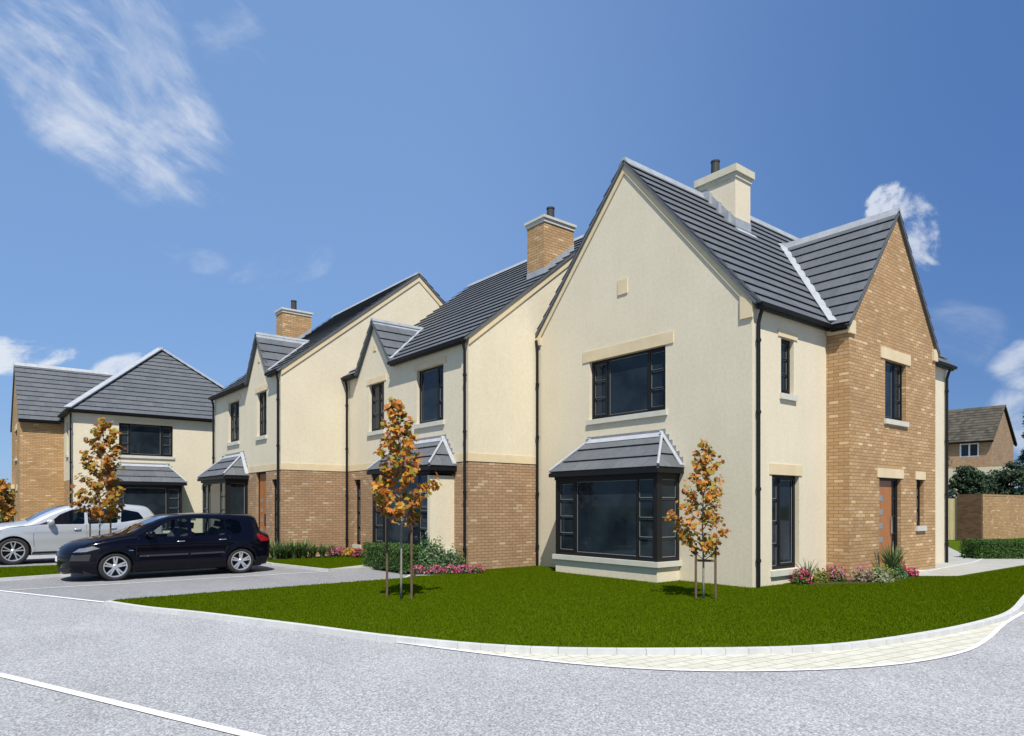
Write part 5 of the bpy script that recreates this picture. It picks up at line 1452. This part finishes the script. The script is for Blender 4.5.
    for k, gf in enumerate(glass_f):
        for sg in (-1, 1):
            g_ = bmesh.new(); side_faces(g_, gf, sg, 0.012); fin(g_, 'side_window', spec['glass'], T)
    # ---- surface decals
    def on_side(mb, pts, off, thick=0.006):
        """polygon in (x,z) laid on both sides; triangulated finely by CDT"""
        vs = [Vector(p) for p in pts]; ed = [(i, (i + 1) % len(pts)) for i in range(len(pts))]
        x0, x1 = min(p[0] for p in pts), max(p[0] for p in pts); z0, z1 = min(p[1] for p in pts), max(p[1] for p in pts)
        for i in range(int((x1 - x0) / 0.04) + 1):
            for j in range(int((z1 - z0) / 0.04) + 1):
                p = (x0 + i * 0.04 + 0.01, z0 + j * 0.04 + 0.01)
                if inpoly(p, pts): vs.append(Vector(p))
        r = delaunay_2d_cdt(vs, ed, [], 1, 1e-5)
        for sg in (-1, 1):
            mb.mark(); b0 = len(mb.v)
            for v in r[0]: mb.v.append((v.x, sg * (hw(v.x, v.y) + off), v.y))
            for f in r[2]: mb.f.append(tuple(b0 + i for i in f))
    def line_poly(pts, w_):
        A = []; B = []
        for i, p in enumerate(pts):
            q = pts[min(i + 1, len(pts) - 1)]; o = pts[max(i - 1, 0)]; d = np.array(q, float) - np.array(o, float); d /= np.linalg.norm(d); n_ = np.array([-d[1], d[0]]) * w_ / 2
            A.append(tuple(np.array(p) + n_)); B.append(tuple(np.array(p) - n_))
        return A + B[::-1]
    for nm, mat, polys in spec['decals']:
        mb = MB()
        for pl_ in polys: on_side(mb, pl_, 0.004)
        mb.build(nm, mat, T, local=False)
    mb = MB()
    for ln in spec['seams']: on_side(mb, line_poly(ln, 0.009), 0.002)
    mb.build('door_seam', 'dark', body, local=False)
    for hx_, hz in spec['handles']:
        mb = MB()
        for sg in (-1, 1):
            y = hw(hx_, hz); mb.tube([(hx_ - 0.09, sg * (y + 0.005), hz), (hx_ - 0.07, sg * (y + 0.03), hz), (hx_ + 0.07, sg * (y + 0.03), hz + 0.005), (hx_ + 0.09, sg * (y + 0.005), hz + 0.005)], 0.014, 8)
        mb.build('door_handle', spec['handle_mat'], T, smooth=True, local=False)
    # mirrors
    mx_, mz = spec['mirror']
    for sg in (-1, 1):
        mb = MB(); y = hw(mx_, mz)
        mb.tube([(mx_ - 0.02, sg * (y + 0.03), mz), (mx_ - 0.015, sg * (y + 0.09), mz + 0.015), (mx_, sg * (y + 0.17), mz + 0.02), (mx_ + 0.01, sg * (y + 0.23), mz + 0.02)], [0.05, 0.085, 0.085, 0.05], 12)
        mb.build('wing_mirror', spec['mirror_mat'], T, smooth=True, local=False)
    # lower dark valance / underbody
    mb = MB(); mb.box(0.25, Lc - 0.25, -hw0 + 0.12, hw0 - 0.12, sill - 0.02, 0.42)
    for sg in (-1, 1):
        for w_ in wx:
            pts = [(w_ + math.cos(a) * (wr + 0.03), wz + math.sin(a) * (wr + 0.03)) for a in np.linspace(-0.2, math.pi + 0.2, 20)]
            ins_, out_ = hw0 - 0.34, hw0 - 0.045
            for i in range(19):
                mb.poly([(pts[i][0], sg * ins_, pts[i][1]), (pts[i + 1][0], sg * ins_, pts[i + 1][1]), (pts[i + 1][0], sg * out_, pts[i + 1][1]), (pts[i][0], sg * out_, pts[i][1])])
            mb.poly([(p[0], sg * ins_, p[1]) for p in pts])
    mb.build('underbody', 'dark', T, local=False)
    # cabin floor / interior block
    c0, c1 = spec['cabin']
    mb = MB(); mb.box(c0, c1, -hw0 + 0.12, hw0 - 0.12, 0.43, belt - 0.16); mb.box(c0 - 0.05, c0 + 0.35, -hw0 + 0.15, hw0 - 0.15, belt - 0.158, belt + 0.02); mb.build('dashboard', 'seat', T, local=False)
    for sxx in spec['seats']:
        for sg in (-1, 1):
            mb = MB(); yy = sg * 0.36
            mb.tube([(sxx, yy, belt - 0.25), (sxx + 0.06, yy, belt - 0.05), (sxx + 0.14, yy, belt + 0.14)], [0.2, 0.22, 0.16], 12)
            mb.tube([(sxx + 0.15, yy, belt + 0.2), (sxx + 0.18, yy, belt + 0.34)], [0.11, 0.10], 10)
            mb.build('car_seat', 'seat', T, smooth=True, local=False)
    mb = MB(); cx_ = spec['wheelpos']
    pts = [(cx_ + 0.06 * math.sin(a), 0.36 + 0.18 * math.cos(a), belt + 0.02 + 0.16 * math.sin(a)) for a in np.linspace(0, 2 * math.pi, 21)]
    mb.tube(pts, 0.015, 6, cap=False); mb.build('steering_wheel', 'dark', T, local=False)
    # wheels
    R0 = spec['R']; rr = spec['rim']
    def lathe(mb, prof, y0, sg, n=36):
        b0 = len(mb.v); k = len(prof)
        for i in range(n):
            a = 2 * math.pi * i / n
            for r, y in prof: mb.v.append((math.cos(a) * r, sg * y, math.sin(a) * r))
        for i in range(n):
            for j in range(k - 1):
                l = (i + 1) % n; mb.f.append((b0 + i * k + j, b0 + i * k + j + 1, b0 + l * k + j + 1, b0 + l * k + j))
    for w_ in wx:
        for sg in (-1, 1):
            we = bpy.data.objects.new('wheel', None); COL.objects.link(we); we.parent = T
            we.location = (w_, sg * (hw0 - 0.125), R0)
            mb = MB(); lathe(mb, [(rr - 0.005, -0.10), (R0 - 0.04, -0.105), (R0 - 0.006, -0.08), (R0, -0.04), (R0, 0.05), (R0 - 0.008, 0.085), (R0 - 0.035, 0.105), (rr + 0.02, 0.108), (rr - 0.002, 0.095), (rr - 0.02, 0.02)], 0, sg)
            mb.build('tyre', 'tyre', we, smooth=True, local=False)
            mb = MB(); lathe(mb, [(rr, 0.092), (rr - 0.004, 0.104), (rr - 0.022, 0.100), (rr - 0.03, 0.05), (rr - 0.035, -0.08)], 0, sg)
            ns = spec['spokes']
            for k in range(ns):
                a = 2 * math.pi * k / ns + spec.get('sa', 0.3)
                for da in spec['split']:
                    a0_, a1_ = a + da * 0.9, a + da
                    ww = spec['sw']; r0_, r1_ = 0.045, rr - 0.02
                    def pnt(r, an, off, y): return (math.cos(an) * r - math.sin(an) * off, sg * y, math.sin(an) * r + math.cos(an) * off)
                    an0 = a + da * spec.get('y0', 0.4); an1 = a + da
                    b1 = [pnt(r0_, an0, -ww, 0.055), pnt(r0_, an0, ww, 0.055), pnt(r1_, an1, ww * 0.9, 0.06), pnt(r1_, an1, -ww * 0.9, 0.06)]
                    t1_ = [pnt(r0_, an0, -ww * .8, 0.082), pnt(r0_, an0, ww * .8, 0.082), pnt(r1_, an1, ww * 0.7, 0.098), pnt(r1_, an1, -ww * 0.7, 0.098)]
                    mb.prism(b1, t1_)
            lathe(mb, [(0.0, 0.092), (0.04, 0.09), (0.06, 0.078), (0.06, 0.04)], 0, sg, 20)
            mb.build('rim', 'alloy', we, local=False)
            mb = MB(); lathe(mb, [(0.0, 0.012), (rr - 0.032, 0.012), (rr - 0.032, -0.02)], 0, sg); mb.build('brake_disc', 'dark', we, local=False)
    for ob_fn in spec.get('extra', []): ob_fn(T, hw, hw0)
    return T
def ribb(w, z0, z1, x, mat, nm, bulge=0.0, thick=0.012):
    def fn(T, hw, hw0):
        mb = MB(); K = 12
        for k in range(K):
            t0, t1_ = -1 + 2 * k / K, -1 + 2 * (k + 1) / K
            def q(t_, z, o): return (x - bulge * (1 - abs(t_) ** 2.4) - o, t_ * w, z)
            if x > 2:
                def q(t_, z, o): return (x + bulge * (1 - abs(t_) ** 2.4) + o, t_ * w, z)
            mb.prism([q(t0, z0, 0), q(t1_, z0, 0), q(t1_, z1, 0), q(t0, z1, 0)], [q(t0, z0, thick), q(t1_, z0, thick), q(t1_, z1, thick), q(t0, z1, thick)])
        mb.build(nm, mat, T, local=False)
    return fn
def wiper_aerial(x, z):
    def fn(T, hw, hw0):
        mb = MB(); mb.tube([(x, 0, z), (x + 0.25, 0, z + 0.18)], 0.006, 6); mb.build('aerial', 'black', T, local=False)
    return fn
hatch = dict(L=4.2, W=1.78, H=1.46, belt=0.93, crease=0.80, paint='navy', glass='carglass', tumble=0.34,
    top=[(0.06, 0.20), (0.02, 0.34), (0.0, 0.50), (0.03, 0.64), (0.16, 0.76), (0.50, 0.89), (0.85, 0.965), (1.12, 1.02), (1.45, 1.20), (1.80, 1.36), (2.10, 1.43), (2.55, 1.462), (3.05, 1.455), (3.50, 1.435), (3.80, 1.40), (3.88, 1.27), (3.92, 1.09), (4.00, 1.0), (4.14, 0.94), (4.19, 0.76), (4.19, 0.52), (4.16, 0.34), (4.10, 0.20)],
    bulge=[.14, .15, .16, .15, .12, .06, .05, .07, .09, .08, .04, .03, .03, .03, .05, .07, .08, .06, .06, .08, .10, .10, .08],
    ws=(7, 9.8), rw=(14.2, 16),
    wx=(0.83, 3.45), wz=0.315, wr=0.345, sill=0.19, R=0.315, rim=0.232, spokes=5, split=(-0.15, 0.15), sw=0.022, y0=1.6,
    windows=[[(1.42, 0.965), (2.27, 0.955), (2.27, 1.36), (2.02, 1.345), (1.78, 1.25)], [(2.36, 0.955), (3.08, 0.965), (3.08, 1.345), (2.36, 1.365)], [(3.12, 0.97), (3.42, 0.99), (3.47, 1.10), (3.42, 1.30), (3.12, 1.345)]],
    cabin=(1.25, 3.6), seats=(2.25, 3.1), wheelpos=1.72,
    seams=[[(1.28, 0.95), (1.22, 0.75), (1.24, 0.3)], [(2.31, 0.93), (2.33, 0.5), (2.30, 0.22)], [(3.20, 0.93), (3.12, 0.68), (3.05, 0.5)], [(0.62, 0.86), (0.9, 0.92), (1.25, 0.96)]],
    handles=[(2.12, 0.84), (3.02, 0.855)], handle_mat='chrome', mirror=(1.50, 1.0), mirror_mat='navy',
    decals=[('side_moulding', 'trim', [[(1.28, 0.515), (2.28, 0.52), (2.28, 0.56), (1.30, 0.555)], [(2.33, 0.52), (3.08, 0.53), (3.05, 0.57), (2.33, 0.56)]]),
            ('bumper_strip', 'trim', [[(0.01, 0.46), (0.34, 0.46), (0.38, 0.60), (0.045, 0.60)]]),
            ('headlight', 'lampclear', [[(0.06, 0.65), (0.30, 0.665), (0.54, 0.73), (0.42, 0.785), (0.17, 0.735)]]),
            ('tail_lamp', 'lampred', [[(3.92, 0.78), (4.12, 0.79), (4.15, 0.85), (4.03, 0.90), (3.84, 0.985), (3.82, 0.92)]]),
            ('side_badge', 'chrome', [[(1.30, 0.515), (1.46, 0.515), (1.46, 0.545), (1.30, 0.545)], [(1.08, 0.66), (1.18, 0.66), (1.15, 0.68), (1.08, 0.68)]])],
    extra=[ribb(0.26, 0.44, 0.55, 0.0, 'plate', 'number_plate', 0.165), ribb(0.62, 0.22, 0.30, 0.03, 'dark', 'lower_grille', 0.155), ribb(0.30, 0.60, 0.66, 0.03, 'chrome', 'grille', 0.15), ribb(0.26, 0.5, 0.6, 4.19, 'plate', 'number_plate', 0.105), wiper_aerial(3.3, 1.46)])
nc = car(hatch, (-10.20, 10.66, ZR), 'glossy navy blue five door hatchback parked in front of the silver car', 'parked_car', 'car')
nc.scale = (1.03, 1.0, 1.0)
suv = dict(L=4.68, W=1.87, H=1.65, belt=1.03, crease=0.90, paint='silver', glass='darkcarglass', tumble=0.36, ft=0.2,
    top=[(0.08, 0.26), (0.02, 0.42), (0.0, 0.60), (0.06, 0.76), (0.24, 0.90), (0.62, 1.02), (1.0, 1.09), (1.28, 1.13), (1.62, 1.32), (2.00, 1.50), (2.32, 1.595), (2.80, 1.645), (3.35, 1.64), (3.9, 1.59), (4.22, 1.53), (4.36, 1.38), (4.50, 1.18), (4.58, 1.08), (4.63, 0.95), (4.66, 0.75), (4.66, 0.55), (4.62, 0.40), (4.54, 0.26)],
    bulge=[.16, .18, .18, .16, .12, .07, .05, .07, .09, .08, .04, .03, .03, .03, .05, .07, .08, .07, .07, .08, .08, .08, .06],
    ws=(7, 9.8), rw=(14.2, 16),
    wx=(0.95, 3.70), wz=0.37, wr=0.41, sill=0.26, R=0.37, rim=0.268, spokes=5, split=(-0.22, 0.22), sw=0.018, y0=0.2,
    windows=[[(1.72, 1.075), (2.60, 1.07), (2.60, 1.51), (2.32, 1.48), (2.02, 1.35)], [(2.68, 1.07), (3.42, 1.09), (3.46, 1.50), (2.68, 1.515)], [(3.50, 1.10), (4.12, 1.20), (3.98, 1.40), (3.54, 1.49)]],
    cabin=(1.45, 4.1), seats=(2.55, 3.4), wheelpos=1.95,
    seams=[[(1.50, 1.06), (1.40, 0.8), (1.42, 0.36)], [(2.64, 1.05), (2.66, 0.6), (2.64, 0.33)], [(3.50, 1.06), (3.46, 0.8), (3.30, 0.60)], [(0.72, 0.98), (1.1, 1.03), (1.5, 1.07)]],
    handles=[(2.42, 0.93), (3.30, 0.95)], handle_mat='silver', mirror=(1.80, 1.12), mirror_mat='silver',
    decals=[('sill_trim', 'trim', [[(1.36, 0.27), (3.25, 0.27), (3.25, 0.34), (1.38, 0.34)]]),
            ('headlight', 'lampclear', [[(0.12, 0.74), (0.45, 0.78), (0.70, 0.92), (0.5, 0.95), (0.25, 0.87)]]),
            ('tail_lamp', 'lampred', [[(4.30, 0.95), (4.56, 0.95), (4.52, 1.08), (4.42, 1.16), (4.30, 1.05)]]),
            ('quarter_trim', 'black', [[(1.50, 1.07), (1.70, 1.075), (1.88, 1.22)]])],
    extra=[ribb(0.26, 0.5, 0.61, 0.0, 'plate', 'number_plate', 0.185), ribb(0.6, 0.30, 0.42, 0.03, 'dark', 'lower_grille', 0.17), ribb(0.26, 0.8, 0.9, 4.66, 'plate', 'number_plate', 0.09)])
sc_ = car(suv, (-11.85, 17.15, ZR), 'silver white five door crossover car parked behind the grass strip at the left edge', 'parked_car', 'car')
sc_.scale = (1.04, 1.0, 1.05)
